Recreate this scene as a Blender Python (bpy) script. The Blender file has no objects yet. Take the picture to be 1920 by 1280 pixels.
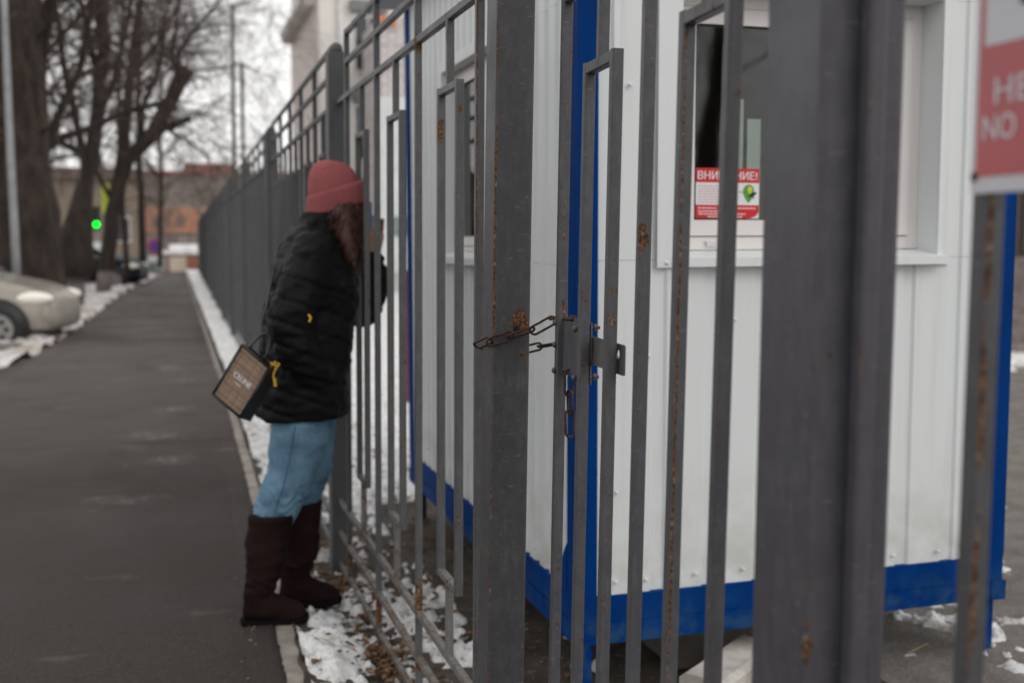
import bpy, math, random
import numpy as np
from math import sin, cos, pi, radians
from mathutils import Vector, Matrix, noise
S = bpy.context.scene
COL = S.collection
# ------------------------------------------------------------------ camera
CAM_H = 1.36
PITCH = math.atan(190/2090.0); YAW = radians(16.96)
cd = bpy.data.cameras.new('camera'); cam = bpy.data.objects.new('camera', cd); COL.objects.link(cam)
cam.location = (0, 0, CAM_H); cam.rotation_euler = (pi/2-PITCH, 0, -YAW)
cd.sensor_width = 36; cd.lens = 2090/1920*36; cd.clip_start = .05; cd.clip_end = 600
cd.dof.use_dof = True; cd.dof.focus_distance = 2.2; cd.dof.aperture_fstop = 2.9; cd.dof.aperture_blades = 9
S.camera = cam
S.render.resolution_x = 1024; S.render.resolution_y = 682
# ------------------------------------------------------------------ overcast sky
w = bpy.data.worlds.new('World'); S.world = w; w.use_nodes = True
N = w.node_tree.nodes; L = w.node_tree.links; N.clear()
SUN_EL, SUN_AZ = radians(38), radians(150)
sky = N.new('ShaderNodeTexSky'); sky.sky_type = 'NISHITA'; sky.sun_disc = False
sky.sun_elevation = SUN_EL; sky.sun_rotation = SUN_AZ
sc_ = N.new('ShaderNodeVectorMath'); sc_.operation = 'SCALE'; sc_.inputs['Scale'].default_value = .10
tc = N.new('ShaderNodeTexCoord'); nz = N.new('ShaderNodeTexNoise'); nz.inputs['Scale'].default_value = 1.6; nz.inputs['Detail'].default_value = 4
cr = N.new('ShaderNodeValToRGB')
cr.color_ramp.elements[0].position = .3; cr.color_ramp.elements[0].color = (.98, .965, .95, 1)
cr.color_ramp.elements[1].position = .7; cr.color_ramp.elements[1].color = (1.18, 1.16, 1.14, 1)
mx = N.new('ShaderNodeMixRGB'); mx.inputs[0].default_value = .93
bg = N.new('ShaderNodeBackground'); bg.inputs[1].default_value = 1.0
ow = N.new('ShaderNodeOutputWorld')
L.new(sky.outputs[0], sc_.inputs[0]); L.new(sc_.outputs[0], mx.inputs[1])
L.new(tc.outputs['Generated'], nz.inputs['Vector']); L.new(nz.outputs[0], cr.inputs[0]); L.new(cr.outputs[0], mx.inputs[2])
L.new(mx.outputs[0], bg.inputs[0]); L.new(bg.outputs[0], ow.inputs[0])
sd = bpy.data.lights.new('sun', 'SUN'); sd.energy = .6; sd.angle = radians(30); sd.color = (1, .97, .93)
so = bpy.data.objects.new('sun', sd); COL.objects.link(so)
so.rotation_euler = Vector((-sin(SUN_AZ)*cos(SUN_EL), -cos(SUN_AZ)*cos(SUN_EL), -sin(SUN_EL))).to_track_quat('-Z', 'Y').to_euler()
S.view_settings.view_transform = 'Standard'; S.view_settings.look = 'None'
S.view_settings.exposure = .10; S.view_settings.gamma = 1; S.view_settings.use_curve_mapping = False
S.cycles.use_denoising = True
S.cycles.max_bounces = 6; S.cycles.transparent_max_bounces = 8
# ------------------------------------------------------------------ helpers
def at(x, y, Y):
    """the point of the plane Y=const that the photograph shows at pixel x, y (1920 px wide)"""
    fw = Vector((sin(YAW)*cos(PITCH), cos(YAW)*cos(PITCH), -sin(PITCH))); rt = Vector((cos(YAW), -sin(YAW), 0)); up = rt.cross(fw)
    d = fw+rt*((x-960)/2090)-up*((y-640)/2090)
    return Vector((0, 0, CAM_H))+d*(Y/d.y)
def nv(p, s=1.0, o=0.0):
    return noise.noise(Vector((p[0]*s+o, p[1]*s+o*1.7, p[2]*s-o)))
def fbm(x, y, s, oc=4, o=0.0):
    return noise.fractal(Vector((x*s+o, y*s-o, o*.3)), 1.0, 2.0, oc)
def put(o, name=None, parent=None):
    COL.objects.link(o)
    if parent is not None: o.parent = parent
    return o
def tag(o, label=None, cat=None, group=None, kind=None):
    if label: o['label'] = label
    if cat: o['category'] = cat
    if group: o['group'] = group
    if kind: o['kind'] = kind
    return o
def thing(name, label, cat, loc=(0, 0, 0), rot=(0, 0, 0), group=None):
    o = bpy.data.objects.new(name, None); o.location = loc; o.rotation_euler = rot; o.empty_display_size = .1
    COL.objects.link(o); return tag(o, label, cat, group)
class MB:
    def __init__(s): s.v = []; s.f = []
    def add(s, vs, fs):
        n = len(s.v); s.v += [tuple(v) for v in vs]; s.f += [tuple(i+n for i in f) for f in fs]; return s
    def box(s, x0, x1, y0, y1, z0, z1):
        return s.add([(x0,y0,z0),(x1,y0,z0),(x1,y1,z0),(x0,y1,z0),(x0,y0,z1),(x1,y0,z1),(x1,y1,z1),(x0,y1,z1)],
                     [(0,3,2,1),(4,5,6,7),(0,1,5,4),(1,2,6,5),(2,3,7,6),(3,0,4,7)])
    def prism(s, prof, p0, p1, u, v):
        p0 = Vector(p0); p1 = Vector(p1); u = Vector(u); v = Vector(v); n = len(prof)
        vs = [p0+u*a+v*b for a, b in prof]+[p1+u*a+v*b for a, b in prof]
        return s.add(vs, [(i, (i+1) % n, n+(i+1) % n, n+i) for i in range(n)]+[tuple(range(n))[::-1], tuple(range(n, 2*n))])
    def bar(s, p0, p1, w, h, u=(1, 0, 0), r=.003):
        p0 = Vector(p0); p1 = Vector(p1); d = (p1-p0).normalized(); u = Vector(u); u = (u-d*u.dot(d)).normalized(); v = d.cross(u)
        pr = []
        for cx, cy, a0 in ((w/2-r, h/2-r, 0), (-w/2+r, h/2-r, 90), (-w/2+r, -h/2+r, 180), (w/2-r, -h/2+r, 270)):
            for k in (0, 45, 90): a = radians(a0+k); pr.append((cx+r*cos(a), cy+r*sin(a)))
        return s.prism(pr, p0, p1, u, v)
    def tube(s, pts, rad, n=8, cap=True, flat=None):
        pts = [Vector(p) for p in pts]; m = len(pts)
        if not hasattr(rad, '__len__'): rad = [rad]*m
        t = (pts[1]-pts[0]).normalized(); u = t.orthogonal().normalized(); vs = []
        for i, p in enumerate(pts):
            t = (pts[min(i+1, m-1)]-pts[max(i-1, 0)])
            if t.length < 1e-9: t = Vector((0, 0, 1))
            t.normalize(); u = (u-t*u.dot(t))
            u = u.normalized() if u.length > 1e-6 else t.orthogonal().normalized()
            v = t.cross(u)
            for k in range(n): a = 2*pi*k/n; vs.append(p+(u*cos(a)+v*sin(a))*rad[i])
        fs = [(i*n+k, i*n+(k+1) % n, (i+1)*n+(k+1) % n, (i+1)*n+k) for i in range(m-1) for k in range(n)]
        if cap: fs += [tuple(range(n))[::-1], tuple(range((m-1)*n, m*n))]
        return s.add(vs, fs)
    def rings(s, rs, cap=True):
        """loft through rings: each (centre, half-width vector, half-depth vector)"""
        n = 20; vs = []
        for c, a, b in rs:
            c = Vector(c); a = Vector(a); b = Vector(b)
            for k in range(n): t = 2*pi*k/n; vs.append(c+a*cos(t)+b*sin(t))
        m = len(rs)
        fs = [(i*n+k, i*n+(k+1) % n, (i+1)*n+(k+1) % n, (i+1)*n+k) for i in range(m-1) for k in range(n)]
        if cap: fs += [tuple(range(n))[::-1], tuple(range((m-1)*n, m*n))]
        return s.add(vs, fs)
    def ball(s, c, rx, ry, rz, n=14, m=9):
        vs = [(c[0], c[1], c[2]-rz)]; fs = []
        for i in range(1, m):
            p = -pi/2+pi*i/m
            for k in range(n): a = 2*pi*k/n; vs.append((c[0]+rx*cos(p)*cos(a), c[1]+ry*cos(p)*sin(a), c[2]+rz*sin(p)))
        vs.append((c[0], c[1], c[2]+rz)); T = len(vs)-1
        for k in range(n): fs.append((0, 1+(k+1) % n, 1+k)); fs.append((T, T-n+k, T-n+(k+1) % n))
        for i in range(m-2):
            for k in range(n): a = 1+i*n; fs.append((a+k, a+(k+1) % n, a+n+(k+1) % n, a+n+k))
        return s.add(vs, fs)
    def mesh(s, name, mat, smooth=False, org=(0, 0, 0)):
        me = bpy.data.meshes.new(name); ox, oy, oz = org
        me.from_pydata([(a-ox, b-oy, c-oz) for a, b, c in s.v], [], s.f); me.update()
        me.materials.append(mat)
        if smooth: me.polygons.foreach_set('use_smooth', [True]*len(me.polygons))
        return me
    def build(s, name, mat, parent=None, smooth=False, label=None, kind=None):
        org = tuple(parent.location) if parent is not None and parent.rotation_euler[:] == (0, 0, 0) and parent.get('wc', 0) else (0, 0, 0)
        if parent is not None and parent.get('wco') is not None: org = tuple(parent['wco'])
        o = bpy.data.objects.new(name, s.mesh(name, mat, smooth, org)); put(o, parent=parent)
        if org != (0, 0, 0): o['wco'] = list(org)
        return tag(o, label, kind=kind)
def wthing(name, label, cat, loc, group=None):
    """a thing whose parts are given in world coordinates"""
    o = thing(name, label, cat, loc, (0, 0, 0), group); o['wco'] = list(loc); return o
def remesh(mb, vox, disp=None, smooth=3):
    me = mb.mesh('tmp', None) if False else bpy.data.meshes.new('tmp')
    me.from_pydata(mb.v, [], mb.f); me.update()
    o = bpy.data.objects.new('tmp', me); COL.objects.link(o)
    md = o.modifiers.new('r', 'REMESH'); md.mode = 'VOXEL'; md.voxel_size = vox; md.use_smooth_shade = True
    ms = o.modifiers.new('s', 'SMOOTH'); ms.factor = .5; ms.iterations = smooth
    dg = bpy.context.evaluated_depsgraph_get(); m2 = bpy.data.meshes.new_from_object(o.evaluated_get(dg))
    bpy.data.objects.remove(o); bpy.data.meshes.remove(me)
    m2.update(); n = len(m2.vertices)
    co = np.empty(n*3); m2.vertices.foreach_get('co', co); co = co.reshape(-1, 3)
    no = np.empty(n*3); m2.vertices.foreach_get('normal', no); no = no.reshape(-1, 3)
    if disp:
        d = np.array([disp(c) for c in co]); co = co+no*d[:, None]
    fs = [tuple(p.vertices) for p in m2.polygons]; bpy.data.meshes.remove(m2)
    r = MB(); r.v = [tuple(c) for c in co]; r.f = fs; return r
# ------------------------------------------------------------------ materials
class MT:
    def __init__(s, name, rough=.5, metal=0.0, spec=.5):
        s.m = bpy.data.materials.new(name); s.m.use_nodes = True; s.t = s.m.node_tree
        s.b = s.t.nodes['Principled BSDF']; s.b.inputs['Roughness'].default_value = rough
        s.b.inputs['Metallic'].default_value = metal; s.b.inputs['Specular IOR Level'].default_value = spec
        s.geo = s.t.nodes.new('ShaderNodeNewGeometry')
    def n(s, ty, **kw):
        q = s.t.nodes.new('ShaderNode'+ty)
        for k, v in kw.items(): setattr(q, k, v)
        return q
    def l(s, a, b): s.t.links.new(a, b)
    def noise(s, scale, detail=3, rough=.55, stretch=(1, 1, 1), off=0):
        mp = s.n('Mapping'); mp.inputs['Scale'].default_value = [scale*q for q in stretch]; mp.inputs['Location'].default_value = (off, off*2, -off)
        s.l(s.geo.outputs['Position'], mp.inputs['Vector'])
        q = s.n('TexNoise'); q.inputs['Scale'].default_value = 1; q.inputs['Detail'].default_value = detail; q.inputs['Roughness'].default_value = rough
        s.l(mp.outputs[0], q.inputs['Vector']); return q.outputs[0]
    def ramp(s, src, a, b, lo=0., hi=1.):
        q = s.n('MapRange'); q.inputs[1].default_value = a; q.inputs[2].default_value = b; q.inputs[3].default_value = lo; q.inputs[4].default_value = hi
        q.interpolation_type = 'SMOOTHSTEP'; s.l(src, q.inputs[0]); return q.outputs[0]
    def math(s, op, a, b):
        q = s.n('Math', operation=op)
        for i, x in enumerate((a, b)):
            if isinstance(x, (int, float)): q.inputs[i].default_value = x
            else: s.l(x, q.inputs[i])
        return q.outputs[0]
    def mix(s, f, a, b):
        q = s.n('MixRGB')
        for i, x in enumerate((f, a, b)):
            if isinstance(x, (int, float)): q.inputs[i].default_value = x
            elif isinstance(x, tuple): q.inputs[i].default_value = (*x, 1)
            else: s.l(x, q.inputs[i])
        return q.outputs[0]
    def xyz(s, i):
        q = s.n('SeparateXYZ'); s.l(s.geo.outputs['Position'], q.inputs[0]); return q.outputs[i]
    def color(s, c):
        if isinstance(c, tuple): s.b.inputs['Base Color'].default_value = (*c, 1)
        else: s.l(c, s.b.inputs['Base Color'])
        return s
    def bump(s, h, st=.3, dist=.002):
        q = s.n('Bump'); q.inputs['Strength'].default_value = st; q.inputs['Distance'].default_value = dist
        s.l(h, q.inputs['Height']); s.l(q.outputs[0], s.b.inputs['Normal']); return s
    def rough(s, r): s.l(r, s.b.inputs['Roughness']); return s
def plain(name, c, rough=.6, metal=0., var=.12, scale=6, bump=0, bs=60):
    t = MT(name, rough, metal)
    t.color(t.mix(t.ramp(t.noise(scale, 4), .3, .7), tuple(x*(1-var) for x in c), tuple(min(1, x*(1+var)) for x in c)))
    if bump: t.bump(t.noise(bs, 3), bump, .003)
    return t.m
def steel(name, c=(.083, .082, .090), rust=.62, seams=(), low=0., edge=True, sk=1., spot=None):
    """brushed grey enamel over steel: brush streaks, chips, rust specks; seams = (axis, value, half width)"""
    t = MT(name, .48, 0, .32)
    streak = t.noise(1, 4, .6, (260, 260, 9)); patch = t.noise(9, 4)
    col = t.mix(t.ramp(streak, .3, .72), tuple(x*(1-.12*sk) for x in c), tuple(x*(1+.15*sk) for x in c))
    col = t.mix(t.ramp(patch, .45, .75, 0, .22), col, (.15, .15, .148))
    col = t.mix(t.ramp(t.noise(1, 5, .72, (60, 60, 22), 31), .35, .68), tuple(x*.80 for x in c), col)
    sc = t.ramp(t.noise(1, 4, .7, (42, 42, 150), 21), .62, .70, 0, .42); col = t.mix(sc, col, (.20, .20, .195))
    rn = t.noise(1, 5, .7, (75, 75, 34), 3)
    rm = t.ramp(rn, rust, rust+.05)
    big = t.ramp(t.noise(1, 2, .5, (4, 4, 2.2), 8), .42, .6)
    rm = t.math('MULTIPLY', rm, big)
    if edge:
        bv = t.n('Bevel'); bv.samples = 4; bv.inputs['Radius'].default_value = .004
        dt = t.n('VectorMath', operation='DOT_PRODUCT'); t.l(bv.outputs[0], dt.inputs[0]); t.l(t.geo.outputs['True Normal'], dt.inputs[1])
        em = t.ramp(dt.outputs['Value'], .985, .90)
        en = t.math('MULTIPLY', em, t.ramp(t.noise(1, 4, .65, (60, 60, 16), 5), .53, .62))
        rm = t.math('MAXIMUM', rm, en)
    for x0, y0, kz, hw in seams:      # a rusty weld line standing at x0, y0 and leaning by kz
        wob = t.math('MULTIPLY', t.math('SUBTRACT', t.noise(1, 4, .7, (20, 20, 16), 1), .5), hw*2.2)
        dx = t.math('SUBTRACT', t.math('SUBTRACT', t.xyz(0), x0), t.math('MULTIPLY', t.math('SUBTRACT', t.xyz(2), 1.1), kz)); dx = t.math('ADD', dx, wob)
        dy = t.math('SUBTRACT', t.xyz(1), y0); d = t.math('SQRT', t.math('ADD', t.math('MULTIPLY', dx, dx), t.math('MULTIPLY', dy, dy)), 0)
        sm = t.ramp(d, hw*1.15, hw*.6); g = t.ramp(t.noise(1, 4, .75, (26, 26, 9), 2), .38, .47)
        g = t.math('MULTIPLY', g, t.ramp(t.noise(1, 2, .5, (3, 3, 1.7), 4), .38, .52)); rm = t.math('MAXIMUM', rm, t.math('MULTIPLY', sm, g))
    for spot in (spot or ()):
        dn = t.n('VectorMath', operation='DISTANCE'); mp = t.n('Mapping'); mp.inputs['Scale'].default_value = (1, 1, spot[4]); t.l(t.geo.outputs['Position'], mp.inputs[0]); t.l(mp.outputs[0], dn.inputs[0]); dn.inputs[1].default_value = (spot[0], spot[1], spot[2]*spot[4])
        dd = t.math('ADD', dn.outputs['Value'], t.math('MULTIPLY', t.math('SUBTRACT', t.noise(70, 5, .75), .5), spot[3]*2.6)); rm = t.math('MAXIMUM', rm, t.ramp(dd, spot[3], spot[3]*.8))
    if low:   # rust and grime creeping up from the foot
        lz = t.ramp(t.xyz(2), low, .0); rm = t.math('MAXIMUM', rm, t.math('MULTIPLY', t.math('MULTIPLY', lz, .75), t.ramp(t.noise(30, 4), .42, .6)))
    rc = t.mix(t.ramp(t.noise(160, 3), .35, .65), (.036, .016, .009), (.155, .068, .027))
    bare = t.mix(t.ramp(t.noise(110, 3, off=9), .56, .66), rc, (.20, .165, .115))
    t.color(t.mix(rm, col, bare)); t.rough(t.mix(rm, t.ramp(patch, .3, .8, .36, .56), (.85, .85, .85)))
    t.bump(t.math('ADD', t.math('MULTIPLY', streak, .5), t.math('MULTIPLY', t.noise(400, 2), .25)), .35, .0009)
    return t.m
M = {}
M['steel'] = steel('grey_enamel', (.092, .092, .099), rust=.60, seams=((.6681, 2.480, .0066, .0034),), spot=[(.671, 2.845, 1.64, .013, .33), (.679, 2.66, 1.677, .007, .6), (.680, 3.118, 1.908, .020, .7), (.668, 3.115, .31, .028, .45), (.655, 3.745, .08, .03, .45), (.655, 4.37, .10, .03, .5), (.668, 3.115, .12, .016, .6)])
M['steel_gate'] = steel('grey_enamel_gate', rust=.585, spot=[(.711, 1.628, 1.364, .010, .40), (.700, 1.470, 1.655, .006, .6), (.752, 2.108, 1.222, .007, .3)])
M['steel_low'] = steel('grey_enamel_low_skylit', (.155, .155, .15), rust=.525, edge=True, low=.5)  # paler colour stands for sky light reflected on the low rails
M['steel_far'] = plain('grey_enamel_far', (.056, .056, .0605), .55, var=.15, scale=3)
M['post_gate'] = steel('grey_enamel_post', (.066, .065, .071), rust=.68, seams=((.6425, 2.249, .0166, .0050), (.7255, 2.249, .0166, .0028)), sk=.5, spot=[(.704, 2.249, 1.185, .022, .62), (.709, 2.249, 1.118, .006, .6)])
M['post_big'] = steel('grey_enamel_big_post', (.080, .077, .090), rust=.66, sk=.3, spot=[(.6395, 1.018, .948, .005, .5), (.6395, 1.018, .925, .008, .45), (.6385, 1.018, 1.018, .0035, .6), (.641, 1.018, 1.05, .003, .6), (.6385, 1.018, .87, .004, .3), (.66, 1.018, 1.24, .0025, .8)])
M['bar_rusty'] = steel('grey_enamel_rust_run', (.088, .088, .095), rust=.62, seams=((.6965, 1.4685, .016, .0026),))
M['bar_sign'] = steel('grey_enamel_sign_bar', (.085, .085, .090), rust=.66, seams=((.6845, .8155, .0066, .0034),), sk=.4)
t = MT('winter_chain', .65, .55); rn_ = t.ramp(t.noise(120, 4), .4, .62)
t.color(t.mix(rn_, (.032, .021, .018), (.085, .040, .026))); t.bump(t.noise(500, 3), .5, .0008); M['chain'] = t.m
def booth_mat(name, c):
    t = MT(name, .38)
    d = t.ramp(t.noise(1, 5, .65, (22, 22, 1.0)), .50, .75, 0, .30); low = t.ramp(t.xyz(2), .75, .28, 0, .8)
    dn = t.math('MULTIPLY', low, t.ramp(t.noise(7, 5), .35, .65))
    t.color(t.mix(t.math('MAXIMUM', d, dn), c, (c[0]*.72, c[1]*.69, c[2]*.64))); t.bump(t.noise(9, 2), .08, .004); return t.m
M['white_sheet'] = booth_mat('white_sheet_metal', (.70, .73, .735))
def blue_mat():
    t = MT('blue_enamel', .55, 0, .04)
    col = t.mix(t.ramp(t.noise(1, 3, .5, (10, 10, 3)), .3, .7), (.0006, .030, .150), (.001, .038, .185))
    dn = t.math('MULTIPLY', t.ramp(t.xyz(2), .32, .17, 0, .55), t.ramp(t.noise(14, 5), .4, .65)); col = t.mix(dn, col, (.035, .085, .14))
    rs = t.ramp(t.noise(45, 5, .7), .68, .73); col = t.mix(rs, col, (.16, .10, .07)); t.color(col); t.bump(t.noise(30, 3), .12, .002); return t.m
M['blue'] = blue_mat()
M['navy'] = plain('navy_roof_sheet', (.018, .035, .085), .45)
M['upvc'] = plain('white_plastic_frame', (.72, .69, .675), .35, var=.03, scale=3)
M['rubber'] = plain('black_gasket', (.015, .015, .015), .6)
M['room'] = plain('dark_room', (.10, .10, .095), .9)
M['blind'] = plain('pale_green_blind', (.74, .82, .77), .8, var=.05)
def glass_mat():
    m = bpy.data.materials.new('window_glass'); m.use_nodes = True; n = m.node_tree.nodes; l = m.node_tree.links; n.clear()
    o = n.new('ShaderNodeOutputMaterial'); mx = n.new('ShaderNodeMixShader'); tr = n.new('ShaderNodeBsdfTransparent'); gl = n.new('ShaderNodeBsdfGlossy'); fr = n.new('ShaderNodeFresnel')
    tr.inputs[0].default_value = (.92, .95, .93, 1); gl.inputs['Roughness'].default_value = .03; fr.inputs[0].default_value = 1.52
    l.new(fr.outputs[0], mx.inputs[0]); l.new(tr.outputs[0], mx.inputs[1]); l.new(gl.outputs[0], mx.inputs[2]); l.new(mx.outputs[0], o.inputs[0]); return m
M['glass'] = glass_mat()
def asphalt():
    t = MT('worn_asphalt', .8, 0, .22)
    a = t.noise(1.0, 5); f = t.noise(260, 3); y = t.xyz(1)
    c = t.mix(t.ramp(a, .35, .65), (.030, .0235, .021), (.053, .041, .037))
    c = t.mix(t.ramp(y, 4.0, 14.0, 0, .75), c, (.115, .100, .094))  # sky sheen on the far path, put into the colour
    c = t.mix(t.ramp(t.noise(1, 4, .6, (1.6, 4.5, 1), 4), .60, .74, 0, .5), c, (.23, .195, .175))
    c = t.mix(t.ramp(t.noise(3.5, 5, .65, off=11), .56, .66, 0, .5), c, (.035, .031, .029))
    g_ = t.noise(115, 3, .75, off=2); c = t.mix(t.ramp(g_, .56, .66, 0, .6), c, (.115, .10, .09)); c = t.mix(t.ramp(g_, .44, .34, 0, .6), c, (.014, .012, .011)); c = t.mix(t.ramp(f, .60, .70, 0, .35), c, (.16, .135, .12)); c = t.mix(t.ramp(f, .40, .30, 0, .5), c, (.025, .023, .022))
    for px_, py_, ry in ((-.12, 8.05, .30), (-.02, 9.3, .30), (-.04, 12.4, .5), (-.22, 6.1, .16), (-.05, 7.1, .2), (.1, 11.2, .35)):   # pale salt-dried patches
        mp = t.n('Mapping'); mp.inputs['Scale'].default_value = (1, .24/ry*1.1, 1); t.l(t.geo.outputs['Position'], mp.inputs[0]); d = t.n('VectorMath', operation='DISTANCE'); t.l(mp.outputs[0], d.inputs[0]); d.inputs[1].default_value = (px_, py_*.24/ry*1.1, .006)
        dd = t.math('ADD', d.outputs['Value'], t.math('MULTIPLY', t.math('SUBTRACT', t.noise(6, 6, .78, (1, .7, 1)), .5), 1.0)); c = t.mix(t.math('MULTIPLY', t.ramp(dd, .24, -.08, 0, .75), t.ramp(t.noise(16, 5, .75, (1, .4, 1), 6), .38, .60)), c, (.25, .215, .19)) if True else t.mix(t.ramp(dd, .24, -.08, 0, .6), c, (.25, .215, .19))
    jn = t.math('ABSOLUTE', t.math('ADD', t.math('SUBTRACT', y, 7.76), t.math('MULTIPLY', t.math('SUBTRACT', t.noise(2.2, 4), .5), .16)), 0); c = t.mix(t.ramp(jn, .030, .008, 0, .6), c, (.018, .015, .014))
    c = t.mix(t.ramp(t.noise(.8, 3, .5, (1, .5, 1), 17), .45, .7, 0, .55), c, (.024, .019, .017))
    t.color(c); t.rough(t.ramp(a, .3, .7, .55, .88)); t.bump(t.math('ADD', f, t.math('MULTIPLY', t.noise(90, 3), .8)), .8, .006); return t.m
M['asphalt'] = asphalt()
def soil(name, a, b, sp=(.30, .27, .24)):
    t = MT(name, .93); n = t.noise(5, 6, .65); f = t.noise(70, 4, .7)
    c = t.mix(t.ramp(n, .35, .65), a, b); c = t.mix(t.ramp(f, .56, .66, 0, .6), c, tuple(x*1.9 for x in b)); c = t.mix(t.ramp(t.noise(22, 5, .7, off=4), .58, .68, 0, .5), c, sp)
    t.color(c); t.bump(t.math('ADD', f, n), .8, .02); return t.m
M['soil'] = soil('frozen_soil', (.045, .034, .026), (.095, .075, .058), (.24, .22, .20))
M['yard'] = soil('yard_asphalt', (.13, .115, .10), (.20, .18, .165), (.32, .30, .28))
M['lot'] = soil('parking_ground', (.10, .088, .078), (.20, .175, .155), (.55, .53, .52))
def snow_mat():
    t = MT('old_snow', .75); n = t.noise(14, 6, .7); f = t.noise(120, 4, .7)
    c = t.mix(t.ramp(n, .44, .66), (.78, .79, .80), (.50, .47, .44)); c = t.mix(t.ramp(f, .58, .68, 0, .8), c, (.16, .12, .09)); c = t.mix(t.ramp(t.noise(34, 5, .75, off=13), .55, .66, 0, .85), c, (.17, .13, .10))
    c = t.mix(t.ramp(t.noise(1.3, 4, off=6), .55, .75, 0, .45), c, (.50, .45, .41)); t.color(c); t.bump(t.math('ADD', n, t.math('MULTIPLY', f, .4)), .7, .012)
    t.b.inputs['Subsurface Weight'].default_value = .0; return t.m
M['snow'] = snow_mat()
def dirty_snow():
    t = MT('dirty_snow', .85); n = t.noise(2.2, 6, .72); f = t.noise(11, 5, .7)
    c = t.mix(t.ramp(n, .40, .62), (.66, .65, .65), (.40, .345, .30)); c = t.mix(t.ramp(f, .50, .66, 0, .8), c, (.20, .155, .125)); t.color(c); t.bump(t.math('ADD', n, f), .8, .03); return t.m
M['snow_dirty'] = dirty_snow()
def concrete(name, c):
    t = MT(name, .9); n = t.noise(9, 5, .65); c_ = t.mix(t.ramp(n, .3, .7), tuple(x*.7 for x in c), tuple(x*1.15 for x in c))
    c_ = t.mix(t.ramp(t.noise(2.5, 4, off=3), .5, .7, 0, .5), c_, tuple(x*.5 for x in c)); t.color(c_); t.bump(t.noise(120, 4, .7), .6, .003); return t.m
M['kerb'] = concrete('kerb_concrete', (.30, .265, .235)); M['slab'] = concrete('pale_concrete', (.50, .47, .43)); M['block'] = concrete('dark_concrete', (.12, .105, .09))
def bark(name, a, b, lime=0.):
    t = MT(name, .95); n = t.noise(1, 6, .7, (9, 9, 2.2)); c = t.mix(t.ramp(n, .35, .65), a, b)
    if lime: c = t.mix(t.math('MULTIPLY', t.ramp(t.xyz(2), lime+.12, lime), t.ramp(t.noise(7, 4), .25, .5, .5, 1)), c, (.20, .175, .16))
    t.color(c); t.bump(n, 1, .05); return t.m
M['bark'] = bark('brown_bark', (.016, .011, .0085), (.052, .036, .028)); M['bark_l'] = bark('limed_bark', (.014, .010, .008), (.042, .029, .023), .50)
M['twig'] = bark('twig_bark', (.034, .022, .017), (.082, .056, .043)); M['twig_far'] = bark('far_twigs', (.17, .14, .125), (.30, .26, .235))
M['leaf'] = plain('dead_leaf', (.135, .072, .036), .85, var=.55, scale=38)
# ------------------------------------------------------------------ the ground
def sheet(name, x0, x1, y0, y1, step, zf, mat, label, sx=None):
    nx = max(1, int((x1-x0)/step)); ny = max(1, int((y1-y0)/(sx or step))); m = MB()
    for j in range(ny+1):
        for i in range(nx+1): x = x0+(x1-x0)*i/nx; y = y0+(y1-y0)*j/ny; m.v.append((x, y, zf(x, y)))
    m.f = [(j*(nx+1)+i, j*(nx+1)+i+1, (j+1)*(nx+1)+i+1, (j+1)*(nx+1)+i) for j in range(ny) for i in range(nx)]
    return m.build(name, mat, smooth=True)
def kerb_x(y): return .30+.11*(1-math.exp(-max(0, y-3.6)/2.8))+.0030*max(0, y-8)*(1 if y < 20 else 1)  # left face of the right-hand kerb
def left_x(y):
    P = ((-4, -3.2), (6, -2.9), (11.0, -2.6), (13.3, -1.62), (18, -1.40), (30, -1.2), (40, -.72), (47, -.30))
    for (a, xa), (b, xb) in zip(P, P[1:]):
        if y <= b: return xa+(xb-xa)*max(0, (y-a)/(b-a))
    return P[-1][1]
tag(sheet('ground', -260, 300, -60, 420, 60, lambda x, y: -.16, M['lot'], 'g'), 'grey brown frozen ground of the street and car park', kind='structure')
pm = MB(); ys = [-4+.5*i for i in range(102)]
for y in ys: pm.v += [(left_x(y), y, .0), ((left_x(y)+kerb_x(y))/2, y, .012), (kerb_x(y)+.004, y, .002)]
pm.f = [(3*i+k, 3*i+k+1, 3*i+4+k, 3*i+3+k) for i in range(len(ys)-1) for k in (0, 1)]
n0 = len(pm.v); ye = [2.0+.02*i for i in range(500)]
for y in ye:
    k = kerb_x(y); e = k+.004+.016*nv((y*9, 0, 0), 1, 3)+.010*nv((y*40, 0, 0), 1, 5); pm.v += [(k-.10, y, .0035), (k-.02, y, .011), (e-.006, y, .013), (e+.004, y, .004)]
pm.f += [(n0+4*i+q, n0+4*i+q+1, n0+4*i+5+q, n0+4*i+4+q) for i in range(len(ye)-1) for q in range(3)]
n0 = len(pm.v)
for y in ys: pm.v += [(left_x(y), y, 0), (left_x(y), y, -.2)]
pm.f += [(n0+2*i, n0+2*i+1, n0+2*i+3, n0+2*i+2) for i in range(len(ys)-1)]
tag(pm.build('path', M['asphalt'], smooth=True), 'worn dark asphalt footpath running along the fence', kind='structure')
def soil_z(x, y):
    z = .002+.012*fbm(x, y, 2.2, 4)
    k = min(1, max(0, (x-.46)/.12)); z -= .030*k*k*(3-2*k)
    return z
sb = MB(); ny = 260; nx = 60
for j in range(ny+1):
    y = 1.2+(9-1.2)*j/ny
    for i in range(nx+1):
        x0 = kerb_x(y)+.052+.012*nv((y*11, 1, 0), 1, 2); x = x0+(2.2-x0)*(i/nx)**1.2; sb.v.append((x, y, soil_z(x, y)-.006+(.010 if i == 1 else (-.02 if i == 0 else 0)) + .012*math.exp(-((x-x0)/.05)**2)))
sb.f = [(j*(nx+1)+i, j*(nx+1)+i+1, (j+1)*(nx+1)+i+1, (j+1)*(nx+1)+i) for j in range(ny) for i in range(nx)]
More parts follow.
